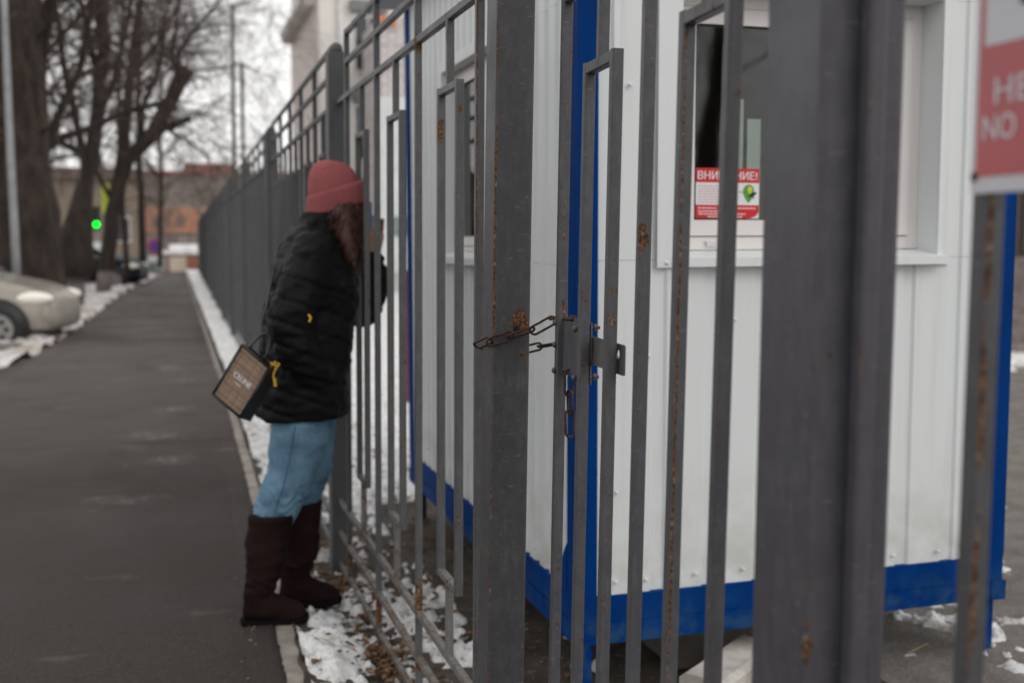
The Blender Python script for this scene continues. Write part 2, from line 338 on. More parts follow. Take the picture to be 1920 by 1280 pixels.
tag(sb.build('soil', M['soil'], smooth=True), 'frozen brown soil along the foot of the fence and under the booth', kind='structure')
def yard_z(x, y): return -.012+.01*fbm(x, y, .6, 3)
tag(sheet('yard', 2.12, 40, -4, 60, .7, lambda x, y: (yard_z(x, y) if x > 3 else -.027+.006*fbm(x, y, 3, 3)), M['yard'], 'y'), 'grey brown asphalt yard to the right of the booth', kind='structure')
tag(sheet('yard', .55, 2.15, 8.9, 60, .6, lambda x, y: -.03, M['yard'], 'y'), 'yard ground beyond the booth under the snow', kind='structure')
# snow lies as a real skin that dips under the soil where it has melted
def snow_z(x, y, far=0.):
    n = fbm(x, y, 1.3, 5, 3.1)*.42+fbm(x, y, 6, 4, 8.3)*.48+.40*fbm(x, y, 21, 4, 1.7)
    if x > .33 and x < 1.3: t = (.03 if y < 5.5 else -.12)+.16*math.exp(-((x-.60)/.09)**2)+.22*math.exp(-((x-kerb_x(y)-.085)/.035)**2)
    else: t = .22
    if y > 6.2: t -= min(1, (y-6.2)/1.5)*.75
    if x > 1.0 and 2.6 < y < 5.8: t = .75
    if x > 2.5 and y < 4.6: t = .25+ .12+.5*max(0, y-3.35)-.5*max(0, 3.05-y)*0
    if x > 3.2 and 3.6 < y < 16: t = .45
    v = n-t
    return max(-.05, min(.06, .11*v if v < 0 else .060*math.tanh(1.6*v)+.002))+soil_z(x, y)
sm = MB(); ny = 420; nx = 110
def grid(sm, yy, xx, zf):
    n0 = len(sm.v); nx = len(xx(yy[0]))
    for y in yy:
        for x in xx(y): sm.v.append((x, y, zf(x, y)))
    sm.f += [(n0+j*nx+i, n0+j*nx+i+1, n0+(j+1)*nx+i+1, n0+(j+1)*nx+i) for j in range(len(yy)-1) for i in range(nx-1)]
grid(sm, [2.2+6.8*j/600 for j in range(601)], lambda y: [kerb_x(y)+.075+(1.5-kerb_x(y)-.075)*i/115 for i in range(116)], snow_z)
grid(sm, [2.2+6.8*j/200 for j in range(201)], lambda y: [1.5+2.6*i/70 for i in range(71)], snow_z)
grid(sm, [2.5+1.9*j/150 for j in range(151)], lambda y: [2.5+1.2*i/95 for i in range(96)], lambda x, y: snow_z(x, y)+.004)
grid(sm, [9+(50-9)*(j/230)**1.4 for j in range(231)], lambda y: [kerb_x(y)+.072+(14-kerb_x(y))*(i/70)**1.8 for i in range(71)], lambda x, y: (lambda k: (1-k)*snow_z(x, 8.999)+k*(.05+.05*fbm(x, y, 1.1, 4)+(.05*max(0, 1-abs(x-.75)/.4))))(min(1, (y-9)/1.6)))
tag(sm.build('snow', M['snow'], smooth=True), 'patchy old snow lying along the fence and over the yard behind it', kind='stuff')
def verge_z(x, y): return -.02+.03*fbm(x, y, 1.2, 4)
vm = MB(); grid(vm, [12.2+36*(j/160) for j in range(161)], lambda y: [left_x(y)-.02-7.5*(i/50)**1.3 for i in range(51)], lambda x, y: verge_z(x, y)-.03*(left_x(y)-x > 1.2))
tag(vm.build('verge', M['lot'], smooth=True), 'bare frozen verge under the trees left of the path', kind='structure')
vs_ = MB(); grid(vs_, [11.6+36*(j/330) for j in range(331)], lambda y: [left_x(y)-.02-7*(i/70)**1.2 for i in range(71)],
     lambda x, y: verge_z(x, y)+max(-.06, min(.10, .16*(fbm(x, y, 1.5, 5, 5.2)+.10)+.03*fbm(x, y, 7, 3))))
tag(vs_.build('snow', M['snow_dirty'], smooth=True), 'dirty snow lying on the verge left of the path around the trees', kind='stuff')
kp = thing('kerb', None, None); tag(kp, 'pale concrete kerb between the footpath and the fence strip', kind='structure')
del kp['label']; tag(kp, 'pale concrete kerb between the footpath and the fence strip')
y = 1.2; r_ = random.Random(4)
while y < 46:
    l_ = 1.0 if y < 24 else 3.0; b = MB(); x0, x1 = kerb_x(y), kerb_x(y+l_); h = .009+r_.uniform(-.002, .002); pr = [(0, -.1), (.066, -.1), (.066, h-.006), (.060, h), (.008, h), (0, h-.008)]
    b.prism(pr, (x0, y+.004, 0), (x1, y+l_-.006, 0), (1, 0, 0), (0, 0, 1)); b.build('kerbstone', M['kerb'], kp); y += l_
# dead leaves gathered at the foot of the fence
lm = MB(); R = random.Random(11)
for k in range(1350):
    if k < 950: y = R.uniform(2.5, 6.5)+.5*R.gauss(0, 1); x = .625+R.gauss(0, .06)
    else: y = R.uniform(2.5, 8); x = R.uniform(.40, 1.25)
    if x < kerb_x(y)+.09: continue
    s = R.uniform(.007, .023)*(1.4 if R.random() < .12 else 1)
    if k < 950 and nv((x*3, y*3, 0), 1.2, 7) < -.02: continue
    a = R.uniform(0, 2*pi); tz = R.uniform(-.6, .6); z = max(snow_z(x, y), soil_z(x, y))+.006+R.uniform(0, .018)
    c, d = cos(a), sin(a); cu = R.uniform(.2, .6)*s
    P = [(-s, 0, 0), (-.3*s, .55*s, cu), (.5*s, .45*s, cu*.8), (s, 0, .1*s), (.5*s, -.45*s, cu*.9), (-.3*s, -.55*s, cu*.7), (.1*s, 0, -.1*s)]
    n0 = len(lm.v); lm.v += [(x+p[0]*c-p[1]*d, y+p[0]*d+p[1]*c, z+p[2]+tz*p[0]) for p in P]
    lm.f += [(n0+i, n0+(i+1) % 6, n0+6) for i in range(6)]
tag(lm.build('leaf_litter', M['leaf']), 'dry brown leaves gathered along the foot of the fence', kind='stuff')
gm = MB()
for k in range(700):
    y = R.uniform(2.4, 8.0); x = R.uniform(kerb_x(y)+.09, 1.3); s = R.uniform(.002, .008); z = max(snow_z(x, y), soil_z(x, y))
    gm.ball((x, y, z+s*.3), s*R.uniform(.8, 1.5), s, s*.7, 6, 4)
for k in range(260):
    y = R.uniform(2.4, 9.0); x = kerb_x(y)-abs(R.gauss(0, .06)); s = R.uniform(.002, .006); gm.ball((x, y, .004+s*.3), s*1.3, s, s*.7, 5, 4)
tag(gm.build('gravel', plain('clods_and_grit', (.16, .135, .115), .95, var=.5, scale=60)), 'grit and clods scattered along the kerb and fence strip', kind='stuff')
# ------------------------------------------------------------------ steel fence
RAIL_Z = (2.155, 2.045, 1.915)      # top three rails
LOW_Z = (.272, .137, .004)
TILT = .0066
LT, LB = 1.738, .476
def shared(name, mb, mat, smooth=False): return mb.mesh(name, mat, smooth)
bar_full = shared('bar', MB().bar((0, 0, -.005), (0, 0, 2.165), .020, .020), M['steel'])
leg_mesh = shared('loop_bar', MB().bar((0, 0, LB-.010), (0, 0, LT+.010), .0205, .0205), M['steel'])
stem_top = shared('stem', MB().bar((0, 0, LT), (0, 0, 1.91), .0195, .0195), M['steel'])
stem_low = shared('stem_low', MB().bar((0, 0, .27), (0, 0, LB), .0195, .0195), M['steel_low'])
far_full = shared('far_bar', MB().box(-.01, .01, -.01, .01, -.005, 2.165), M['steel_far'])
far_leg = shared('far_loop_bar', MB().box(-.0102, .0102, -.0102, .0102, LB-.01, LT+.01), M['steel_far'])
far_t = shared('far_stem', MB().box(-.0098, .0098, -.0098, .0098, LT, 1.91), M['steel_far'])
far_b = shared('far_stem_low', MB().box(-.0098, .0098, -.0098, .0098, .27, LB), M['steel_far'])
far_c = shared('far_crosspiece', MB().box(-.0095, .0095, -.09, .09, -.0095, .0095), M['steel_far'])
def inst(name, me, parent, loc):
    o = bpy.data.objects.new(name, me); o.location = loc; put(o, parent=parent); return o
def post_mb(w, d, h, cap=True):
    m = MB(); m.bar((0, 0, -.1), (0, 0, h), w, d, r=.006)
    if cap: m.ball((0, 0, h+.022), .027, .027, .030, 16, 8); m.bar((0, 0, h-.001), (0, 0, h+.010), w*.8, d*.8, r=.01)
    return m
def panel(root, fulls, loops, y0, y1, near=True):
    """y0<y1 in the fence's own frame; fulls/loops are positions along it"""
    A, B, C, D = (bar_full, leg_mesh, stem_top, stem_low) if near else (far_full, far_leg, far_t, far_b)
    for y in fulls: inst('bar', A, root, (0, y, 0))
    for a, b in loops:
        inst('loop_bar', B, root, (0, a, 0)); inst('loop_bar', B, root, (0, b, 0)); m = (a+b)/2
        inst('stem', C, root, (0, m, 0)); inst('stem', D, root, (0, m, 0))
        for z in (LT, LB):
            if near: MB().bar((0, a, z), (0, b, z), .0195, .0195).build('crosspiece', M['steel'] if z > 1 else M['steel_low'], root)
            else: inst('crosspiece', far_c, root, (0, m, z))
    mt = M['steel'] if near else M['steel_far']; ml = M['steel_low'] if near else M['steel_far']
    for z in RAIL_Z[:2]: MB().bar((0, fulls[0]-.009, z), (0, fulls[-1]+.009, z), .0185, .0215).build('rail', mt, root)
    MB().bar((0, y0, RAIL_Z[2]), (0, y1, RAIL_Z[2]), .0185, .0215).build('rail', mt, root)
    for z in LOW_Z: MB().bar((0, y0, z), (0, y1, z), .0185, .0215).build('rail', ml, root)
ang = math.atan(.0087)
fr = thing('steel_fence', 'grey steel fence panel between the capped post beside the woman and the chained gate post', 'fence', (.6925, 0, 0), (0, TILT, ang))
fx = lambda y: y
panel(fr, [2.49, 3.125, 3.755, 4.38], [(2.67, 2.855), (3.345, 3.53), (3.96, 4.13)], 2.30, 4.60)
o = post_mb(.08, .08, 2.11).build('post', plain('post_enamel', (.070, .070, .075), .5, var=.1), fr); o.location = (.000, 4.645, 0)
gp = MB().bar((0, 0, -.1), (0, 0, 2.6), .083, .082, r=.005).build('post', M['post_gate'], fr); gp.location = (.004-.0166*1.1+TILT*1.1, 2.29, 0); gp.rotation_euler = (0, .0100, -ang)
# far run
fr2 = thing('steel_fence', 'long grey steel fence run receding beside the footpath behind the woman', 'fence', (.609, 0, 0), (0, TILT*.6, -math.atan(.010)))
SP = 3.45; fm = post_mb(.08, .08, 2.11).mesh('far_post', M['steel_far'])
for k in range(12):
    y0 = 4.69+SP*k; y1 = y0+SP-.08; st = (y1-y0-.16)/5; fl = [y0+.08+st*i for i in range(6)]; lp = [(f+st*.5-.09, f+st*.5+.09) for f in fl[:-1]]
    if k < 8: panel(fr2, fl, lp, y0, y1, False)
    else:
        m = MB()
        for f in fl: m.box(-.01, .01, f-.01, f+.01, 0, 2.165)
        for a, b in lp:
            for q in (a, b): m.box(-.01, .01, q-.01, q+.01, LB, LT)
            m.box(-.0098, .0098, a, b, LT-.01, LT+.01)
        for z in RAIL_Z+LOW_Z: m.box(-.009, .009, y0, y1, z-.011, z+.011)
        m.build('bar_panel', M['steel_far'], fr2, kind='stuff')
    inst('post', fm, fr2, (0, y1+.04, 0))
# right-hand section with the hinge post
fr3 = thing('steel_fence', 'blurred grey steel fence section right of the gate with the thick hinge post', 'fence', (.0, 0, 0), (0, TILT, 0))
po = MB().bar((0, 0, -.1), (0, 0, 2.6), .100, .118, r=.007).build('post', M['post_big'], fr3); po.location = (.690-.007, 1.077, 0)
M['bar_spots'] = steel('grey_enamel_spotted_bar', (.080, .077, .090), rust=.66, sk=.3, spot=[(.674, .994, .95, .0045, .35), (.674, .994, .928, .0035, .6), (.674, .994, .90, .005, .35), (.674, .994, 1.017, .003, .7)])
for yb, mt in ((1.004, 'bar_spots'), (.826, 'bar_sign'), (.62, 'steel'), (.43, 'steel'), (.22, 'steel')):
    MB().bar((.690-.007, yb, -.005), (.690-.007, yb, 2.165), .0205, .0205, r=.0035).build('bar', M[mt], fr3)
for z in RAIL_Z+LOW_Z: MB().bar((.683, .1, z), (.683, 1.02, z), .0185, .0215).build('rail', M['steel'], fr3)
# ------------------------------------------------------------------ gate
gt = thing('steel_gate', 'grey barred steel gate leaf standing slightly ajar and held by a rusty chain', 'gate', (.680-.016*1.1, 1.16, 0), (0, .016, -radians(4)))
GS = .1597; GT, GB = 1.672, .40
for k in range(7):
    full = k in (0, 3, 6); mt = {2: 'bar_rusty'}.get(k, 'steel_gate')
    b = MB().bar((0, k*GS, 0.03 if full else GB-.01), (0, k*GS, 2.10 if full else GT+.011), .0205, .0205, r=.0028)
    b.build('stile' if k in (0, 6) else ('bar' if full else 'loop_bar'), M[mt], gt)
for a in (1, 4):
    for z in (GT, GB): MB().bar((0, a*GS, z), (0, (a+1)*GS, z), .0190, .0200, r=.0025).build('crosspiece', M['steel_gate'], gt)
    MB().bar((0, (a+.5)*GS, GT), (0, (a+.5)*GS, 1.83), .0200, .0200).build('stem', M['steel_gate'], gt)
    MB().bar((0, (a+.5)*GS, .2), (0, (a+.5)*GS, GB), .0200, .0200).build('stem', M['steel_gate'], gt)
for z in (2.09, 1.98, 1.832, .2, .12, .04): MB().bar((0, 0, z), (0, 6*GS, z), .0185, .0210).build('rail', M['steel_gate'], gt)
lk = MB(); lk.box(.0015, .0085, 5*GS+.0105, 6*GS-.0105, 1.100, 1.200); lk.box(.0106, .0135, 5*GS-.012, 6*GS+.006, 1.090, 1.206)
lo = lk.build('lock_plate', M['steel_gate'], gt)
tg = MB()
pl = []; hy, hz, hr = 5*GS-.162, 1.163, .0085
out = [(5*GS+.03, 1.128), (5*GS-.192, 1.128), (5*GS-.196, 1.132), (5*GS-.196, 1.177), (5*GS-.192, 1.181), (5*GS+.03, 1.181)]
# plate with a round hole: ring of quads between hole and outline
hn = 48; outer = []
for i in range(hn):
    a = 2*pi*i/hn; dy, dz = cos(a), sin(a); tt = 1e9
    for lim, d, c in ((5*GS-.196, dy, hy), (5*GS+.03, dy, hy), (1.128, dz, hz), (1.181, dz, hz)):
        if abs(d) > 1e-6:
            q = (lim-c)/d
            if q > 0: tt = min(tt, q)
    outer.append((hy+dy*tt, hz+dz*tt))
for x in (.0140, .0168):
    tg.v += [(x, hy+hr*cos(2*pi*i/hn), hz+hr*sin(2*pi*i/hn)) for i in range(hn)]+[(x, a, b) for a, b in outer]
for base in (0, 2*hn): tg.f += [(base+i, base+(i+1) % hn, base+hn+(i+1) % hn, base+hn+i) for i in range(hn)]
tg.f += [(i, (i+1) % hn, 2*hn+(i+1) % hn, 2*hn+i) for i in range(hn)]+[(hn+i, hn+(i+1) % hn, 3*hn+(i+1) % hn, 3*hn+i) for i in range(hn)]
# corners the rays miss
tg.box(.0140, .0168, 5*GS-.02, 5*GS+.03, 1.128, 1.181)
tg.build('latch_tongue', M['steel_gate'], gt)
for (yb, zb) in ((5*GS-.004, 1.197), (5*GS-.004, 1.104)):
    b = MB(); b.tube([(.010, yb, zb), (.030, yb, zb)], .0032, 8); b.tube([(.0105, yb, zb), (.0135, yb, zb)], .0085, 14); b.tube([(.018, yb, zb), (.0245, yb, zb)], .0068, 6); b.build('bolt', M['steel_gate'], gt)
for (yb, zb) in ((6*GS, 1.195), (6*GS, 1.150), (6*GS, 1.098), (5*GS+.016, 1.193), (5*GS+.016, 1.100)):
    MB().ball((-.0125, yb, zb), .0055, .0065, .0065, 10, 6).build('rivet', M['steel_gate'], gt, True)
bl = MB()
for k in (0, 1):
    z = (.45, 1.75)[k]; bl.tube([(-.014, .0, z), (-.014, 0, z+.07)], .010, 12); bl.tube([(-.014, 0, z-.06), (-.014, 0, z+.13)], .005, 8)
bl.build('hinge', M['steel_gate'], gt, True)
# drips and curls of paint where the welds are
# ------------------------------------------------------------------ chain
ch = wthing('chain', 'rusty steel chain looped round the gate post and the edge of the gate', 'chain', tuple(at(960, 625, 2.24)))
def link(p0, p1, nrm, w=.0085, r=.0026):
    p0 = Vector(p0); p1 = Vector(p1); d = p1-p0; Ln = d.length; d.normalize(); n = Vector(nrm); n = (n-d*n.dot(d)).normalized(); s = n.cross(d); c = (p0+p1)/2; pts = []
    hl = Ln/2-w
    for k in range(9): a = -pi/2+pi*k/8; pts.append(c+d*(hl+w*cos(a))+s*w*sin(a))
    for k in range(9): a = pi/2+pi*k/8; pts.append(c+d*(-hl+w*cos(a))+s*w*sin(a))
    pts.append(pts[0]); MB().tube(pts, r, 8, False).build('link', M['chain'], ch, True)
fw_ = Vector((sin(.03), 1, 0))
link(at(892, 649, 2.31), at(920, 636, 2.242), (.5, .35, .6))
link(at(913, 643, 2.238), at(962, 627, 2.238), (0, 1, 0))
link(at(953, 632, 2.236), at(1002, 616, 2.225), (.15, .55, .75), w=.0080)
link(at(995, 623, 2.220), at(1042, 597, 2.185), (0, 1, .1), w=.0095)
link(at(1036, 598, 2.185), at(1082, 598, 2.06), (0, .04, 1), w=.0095, r=.0025)
link(at(1070, 598, 2.07), at(1094, 606, 2.10), (1, .3, 0))
link(at(965, 660, 2.345), at(1016, 648, 2.33), (.2, .9, .3))
link(at(1010, 650, 2.325), at(1052, 643, 2.27), (.05, .25, 1))
link(at(1067, 693, 2.05), at(1067, 742, 2.05), (.15, 1, 0), w=.0085)
link(at(1068, 731, 2.05), at(1070, 776, 2.05), (1, .25, 0))
link(at(1068, 768, 2.05), at(1069, 819, 2.05), (.1, 1, 0), w=.0088)
link(at(905, 652, 2.34), at(940, 660, 2.36), (.2, .5, 1))
hm = MB(); hc_ = at(968, 616, 2.247); hm.tube([hc_-Vector((0, .0003, 0)), hc_+Vector((0, .003, 0))], .0064, 14)
ho_ = hm.build('drilled_hole', plain('hole_dark', (.006, .004, .003), .9)); ho_.parent = fr; ho_.matrix_parent_inverse = Matrix.LocRotScale(fr.location, fr.rotation_euler, None).inverted()
# ------------------------------------------------------------------ guard booth
BX, BY = 1.115, 3.0
X1, Y1 = 2.63, 5.41
bo = wthing('guard_booth', 'white corrugated metal guard booth with blue corner posts and blue base behind the gate', 'booth', (BX, BY, 0))
bo.rotation_euler = (0, -.004, 0)
ZB, ZT = .165, 2.50
P = lambda: MB()
for (a, b, c, d) in ((BX, BX+.064, BY, BY+.085), (X1-.064, X1, BY, BY+.085), (BX, BX+.085, Y1-.08, Y1), (X1-.085, X1, Y1-.08, Y1)):
    P().box(a, b, c, d, .308, ZT).build('corner_post', M['blue'], bo)
for (a, b, c, d) in ((BX-.003, X1+.003, BY-.003, BY+.05), (BX-.003, BX+.05, BY+.051, Y1-.05), (X1-.05, X1+.003, BY+.051, Y1-.05), (BX-.003, X1+.003, Y1-.05, Y1+.003)):
    P().box(a, b, c, d, ZB, .2265).build('base_beam', M['blue'], bo)
    P().box(a+.0045, b-.0045, c+.0045 if c < BY+.05 else c, d-.001, .2275, .3075).build('base_beam', M['blue'], bo)
P().box(X1-.05, X1+.008, BY-.006, BY+.06, ZB-.004, .225).build('corner_foot_plate', M['blue'], bo)
gs = MB(); gs.add([(BX-.002, BY+.085, .308), (BX-.002, BY+.20, .308), (BX-.002, BY+.085, .455), (BX+.006, BY+.085, .308), (BX+.006, BY+.20, .308), (BX+.006, BY+.085, .455)], [(0, 2, 1), (3, 4, 5), (0, 1, 4, 3), (1, 2, 5, 4), (2, 0, 3, 5)])
gs.build('gusset', M['blue'], bo)
for (x, y_, mt) in ((BX+.005, BY+.005, 'blue'), (X1-.055, BY+.03, 'blue'), (BX+.02, Y1-.09, 'rubber'), (X1-.08, Y1-.09, 'blue')):
    P().box(x, x+.045, y_, y_+.045, -.02, ZB-.001).build('leg', M[mt], bo)
bb = MB().box(1.52, 1.80, 3.18, 3.5, -.02, ZB-.004).build('support_block', M['block'], bo)
# corrugated sheets: profile in (along, depth); openings left free for the windows
def corr(a0, a1, period, depth, flat=.62):
    pts = [(a0, 0)]; k = math.floor(a0/period)
    while True:
        s = k*period; e = [(s+period*(1-flat)*.5-.008, 0), (s+period*(1-flat)*.5, depth), (s+period*(.5+flat*.5), depth), (s+period*(.5+flat*.5)+.008, 0)]
        for q in e:
            if a0 < q[0] < a1: pts.append(q)
        k += 1
        if s > a1: break
    pts.append((a1, pts[-1][1])); pts[0] = (a0, pts[1][1]); return pts
def sheetwall(axis, pos, a0, a1, z0, z1, period, depth, flat, sign=1):
    pts = corr(a0, a1, period, depth, flat); m = MB(); T = .004
    for a, d in pts:
        for dd in (0, T):
            q = pos+.010+(depth-d)+dd
            for z in (z0, z1): m.v.append((a, q, z) if axis == 'x' else (q, a, z))
    n = len(pts); F = []
    for i in range(n-1):
        b = 4*i; c = b+4; F += [(b, c, c+1, b+1), (b+2, b+3, c+3, c+2), (b+1, c+1, c+3, b+3), (b, b+2, c+2, c)]
    F += [(0, 1, 3, 2), (4*n-4, 4*n-2, 4*n-1, 4*n-3)]
    m.f = F; return m
WXa, WXb, WZa, WZb = 1.405, 2.335, 1.300, 2.10       # front window opening
f0, f1 = BX+.0645, X1-.0645
for (a, b, c, d) in ((f0, f1, .3085, WZa), (f0, WXa, WZa+.001, WZb-.001), (WXb, f1, WZa+.001, WZb-.001), (f0, f1, WZb, ZT)):
    sheetwall('x', BY, a, b, c, d, .172, .009, .70).build('wall_sheet', M['white_sheet'], bo)
WYa, WYb, VZa, VZb = 3.74, 4.66, 1.285, 2.06
g0, g1 = BY+.0855, Y1-.0805
for (a, b, c, d) in ((g0, g1, .3085, VZa), (g0, WYa, VZa+.001, VZb-.001), (WYb, g1, VZa+.001, VZb-.001), (g0, g1, VZb, ZT)):
    sheetwall('y', BX, a, b, c, d, .1, .010, .52).build('wall_sheet', M['white_sheet'], bo)
P().box(X1-.02, X1-.008, BY+.09, Y1-.09, .31, ZT).build('wall_sheet', M['white_sheet'], bo)
P().box(BX+.09, X1-.09, Y1-.02, Y1-.008, .31, ZT).build('wall_sheet', M['white_sheet'], bo)
def window(axis, pos, a0, a1, z0, z1, rec, split, q=.040, w_=.048):
    """recessed window: flange, reveals, frame, sash, gaskets, panes, sill"""
    def bx(u0, u1, d0, d1, zz0, zz1, m): return m.box(u0, u1, pos+d0, pos+d1, zz0, zz1) if axis == 'x' else m.box(pos+d0, pos+d1, u0, u1, zz0, zz1)
    fl = MB(); e = .042
    bx(a0-e, a0+.002, .001, .006, z0-.022, z1+e, fl); bx(a1-.002, a1+e, .001, .006, z0-.022, z1+e, fl); bx(a0+.003, a1-.003, .0012, .0062, z1-.002, z1+e, fl)
    wo = fl.build('window', M['white_sheet'], bo)
    rv = MB(); bx(a0-.001, a0+.003, .0065, rec+.05, z0, z1, rv); bx(a1-.003, a1+.001, .0065, rec+.05, z0, z1, rv); bx(a0+.0032, a1-.0032, .0067, rec+.05, z1-.003, z1+.001, rv)
    rv.build('reveal', M['white_sheet'], wo)
    fr = MB(); zb = z0+.028
    bx(a0+.0035, a0+q, rec+.002, rec+.05, zb, z1-.004, fr); bx(a1-q, a1-.0035, rec+.002, rec+.05, zb, z1-.004, fr)
    bx(a0+q+.0005, a1-q-.0005, rec+.0022, rec+.05, zb, zb+q, fr); bx(a0+q+.0005, a1-q-.0005, rec+.0022, rec+.05, z1-.004-q, z1-.0042, fr)
    fr.build('frame', M['upvc'], wo)
    for i, (s0, s1) in enumerate(((a0+q, split-.002), (split+.002, a1-q))):
        s0 += .003; s1 -= .003; y0 = zb+q+.003; y1 = z1-.004-q-.003; sh = MB(); dd = rec-.004
        bx(s0, s0+w_, dd, dd+.045, y0, y1, sh); bx(s1-w_, s1, dd, dd+.045, y0, y1, sh); bx(s0+w_, s1-w_, dd+.0003, dd+.045, y0, y0+w_, sh); bx(s0+w_, s1-w_, dd+.0003, dd+.045, y1-w_, y1, sh)
        so_ = sh.build('sash', M['upvc'], wo)
        gk = MB(); g_ = .004
        bx(s0+w_, s0+w_+g_, dd+.006, dd+.012, y0+w_, y1-w_, gk); bx(s1-w_-g_, s1-w_, dd+.006, dd+.012, y0+w_, y1-w_, gk); bx(s0+w_, s1-w_, dd+.0065, dd+.012, y0+w_, y0+w_+g_, gk); bx(s0+w_, s1-w_, dd+.0065, dd+.012, y1-w_-g_, y1-w_, gk)
        gk.build('gasket', M['rubber'], wo)
        gp_ = MB(); bx(s0+w_-.002, s1-w_+.002, dd+.013, dd+.017, y0+w_-.002, y1-w_+.002, gp_); gp_.build('pane', M['glass'], wo)
    si = MB(); c0, c1 = a0-.002, a1+.014
    pr = [(rec+.001, z0+.026), (-.028, z0+.006), (-.028, z0-.020), (-.024, z0-.020), (-.024, z0+.002), (rec+.001, z0+.022)]
    if axis == 'x': si.prism(pr, (c0, pos, 0), (c1, pos, 0), (0, 1, 0), (0, 0, 1))
    else: si.prism(pr, (pos, c0, 0), (pos, c1, 0), (1, 0, 0), (0, 0, 1))
    si.build('sill', M['white_sheet'], wo)
    vt = MB(); bx(a0+.135, a0+.175, rec-.006, rec+.003, zb+.012, zb+.022, vt); bx(a0+.132, a0+.178, rec-.009, rec+.002, zb+.022, zb+.027, vt); vt.build('drain_cap', M['upvc'], wo)
    return wo
wf = window('x', BY, WXa+.034, WXb, WZa, WZb, .105, 1.93)
wl = window('y', BX, WYa, WYb, VZa, VZb, .055, 4.16, .022, .036)
fm_ = MB().box(WXa-.04, WXa+.034, BY+.0012, BY+.0055, WZa-.022, WZb+.04).build('flange', M['white_sheet'], bo)
for k in range(2): MB().box(1.705+k*.062, 1.752+k*.062, BY+.21, BY+.212, 1.36, (1.80, 1.74)[k]).build('blind_slat_or_image', M['blind'], bo)  # added strips stand for the side window's blind showing in this glass
for k in range(18): y_ = 3.80+k*.077; MB().box(BX+.080, BX+.082, y_, y_+.075, 1.33, 2.0).build('blind_slat_or_image', M['blind'], bo)
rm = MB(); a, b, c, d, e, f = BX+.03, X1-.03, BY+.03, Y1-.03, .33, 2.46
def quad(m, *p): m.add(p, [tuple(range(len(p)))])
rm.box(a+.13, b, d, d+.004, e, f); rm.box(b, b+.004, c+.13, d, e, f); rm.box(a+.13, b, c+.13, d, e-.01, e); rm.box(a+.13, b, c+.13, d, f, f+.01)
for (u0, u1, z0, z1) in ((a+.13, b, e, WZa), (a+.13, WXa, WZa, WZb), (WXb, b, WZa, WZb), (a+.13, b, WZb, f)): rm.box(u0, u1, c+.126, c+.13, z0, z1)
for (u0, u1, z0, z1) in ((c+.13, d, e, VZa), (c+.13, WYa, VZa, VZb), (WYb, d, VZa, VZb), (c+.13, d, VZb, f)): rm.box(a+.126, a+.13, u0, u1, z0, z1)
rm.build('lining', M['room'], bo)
MB().box(.985, 2.78, 2.9, 5.62, 2.502, 2.62).build('roof', M['navy'], bo)
rv = MB()
for (x, z) in ((1.239, .349), (1.337, .347), (2.37, .345), (2.47, .36), (1.24, .62), (1.25, 1.02), (1.34, 1.02), (1.275, 1.801), (1.62, 1.12), (2.5, 1.1), (1.395, 1.292), (1.5, .35), (1.66, .35), (2.2, .345)): rv.ball((x, BY+.0005+.009*0, z), .0065, .005, .0065, 10, 6)
for (y_, z) in ((3.2, .36), (3.4, .36), (3.35, 1.1), (3.5, 1.6), (5.0, .4)): rv.ball((BX+.001, y_, z), .005, .0065, .0065, 10, 6)
rv.build('rivet_heads', M['white_sheet'], bo, True, kind='stuff')
# ------------------------------------------------------------------ print: letters
def text_mb(txt, size, bold=True):
    c = bpy.data.curves.new('t', 'FONT'); c.body = txt; c.size = size; c.extrude = 0
    if bold: c.offset = 0.0
    o = bpy.data.objects.new('t', c); COL.objects.link(o); dg = bpy.context.evaluated_depsgraph_get()
    me = bpy.data.meshes.new_from_object(o.evaluated_get(dg)); m = MB()
    m.v = [tuple(v.co) for v in me.vertices]; m.f = [tuple(p.vertices) for p in me.polygons]
    bpy.data.objects.remove(o); bpy.data.curves.remove(c); bpy.data.meshes.remove(me); return m
def place_text(txt, size, org, u, v, mat, parent, name='lettering', bold=True, fit=None):
    m = text_mb(txt, size, bold); xs = [p[0] for p in m.v]; ys_ = [p[1] for p in m.v]; x0, y0 = min(xs), min(ys_); sx = sy = 1.
    if fit: sx = fit[0]/(max(xs)-x0); sy = fit[1]/(max(ys_)-y0)
    org = Vector(org); u = Vector(u); v = Vector(v); m.v = [tuple(org+u*(p[0]-x0)*sx+v*(p[1]-y0)*sy) for p in m.v]
    n = len(m.v); d_ = u*(.035*(fit[1] if fit else size)) if bold else None
    if bold: nn_ = u.cross(v)*-.00004; m.v += [tuple(Vector(p)+d_+nn_) for p in m.v]; m.f += [tuple(i+n for i in f) for f in m.f]
    return m.build(name, mat, parent)
M['wht'] = plain('white_print', (.72, .72, .74), .5, var=.03); M['redp'] = plain('red_print', (.55, .008, .012), .4, var=.04)
M['pinkred'] = plain('faded_red_enamel', (.40, .075, .085), .32, var=.08, scale=9); M['signwhite'] = plain('sign_white', (.50, .50, .53), .35, var=.05)
M['blk'] = plain('black_print', (.01, .01, .012), .5); M['grn'] = plain('green_print', (.08, .30, .03), .5); M['yel'] = plain('yellow_print', (.62, .55, .02), .5)
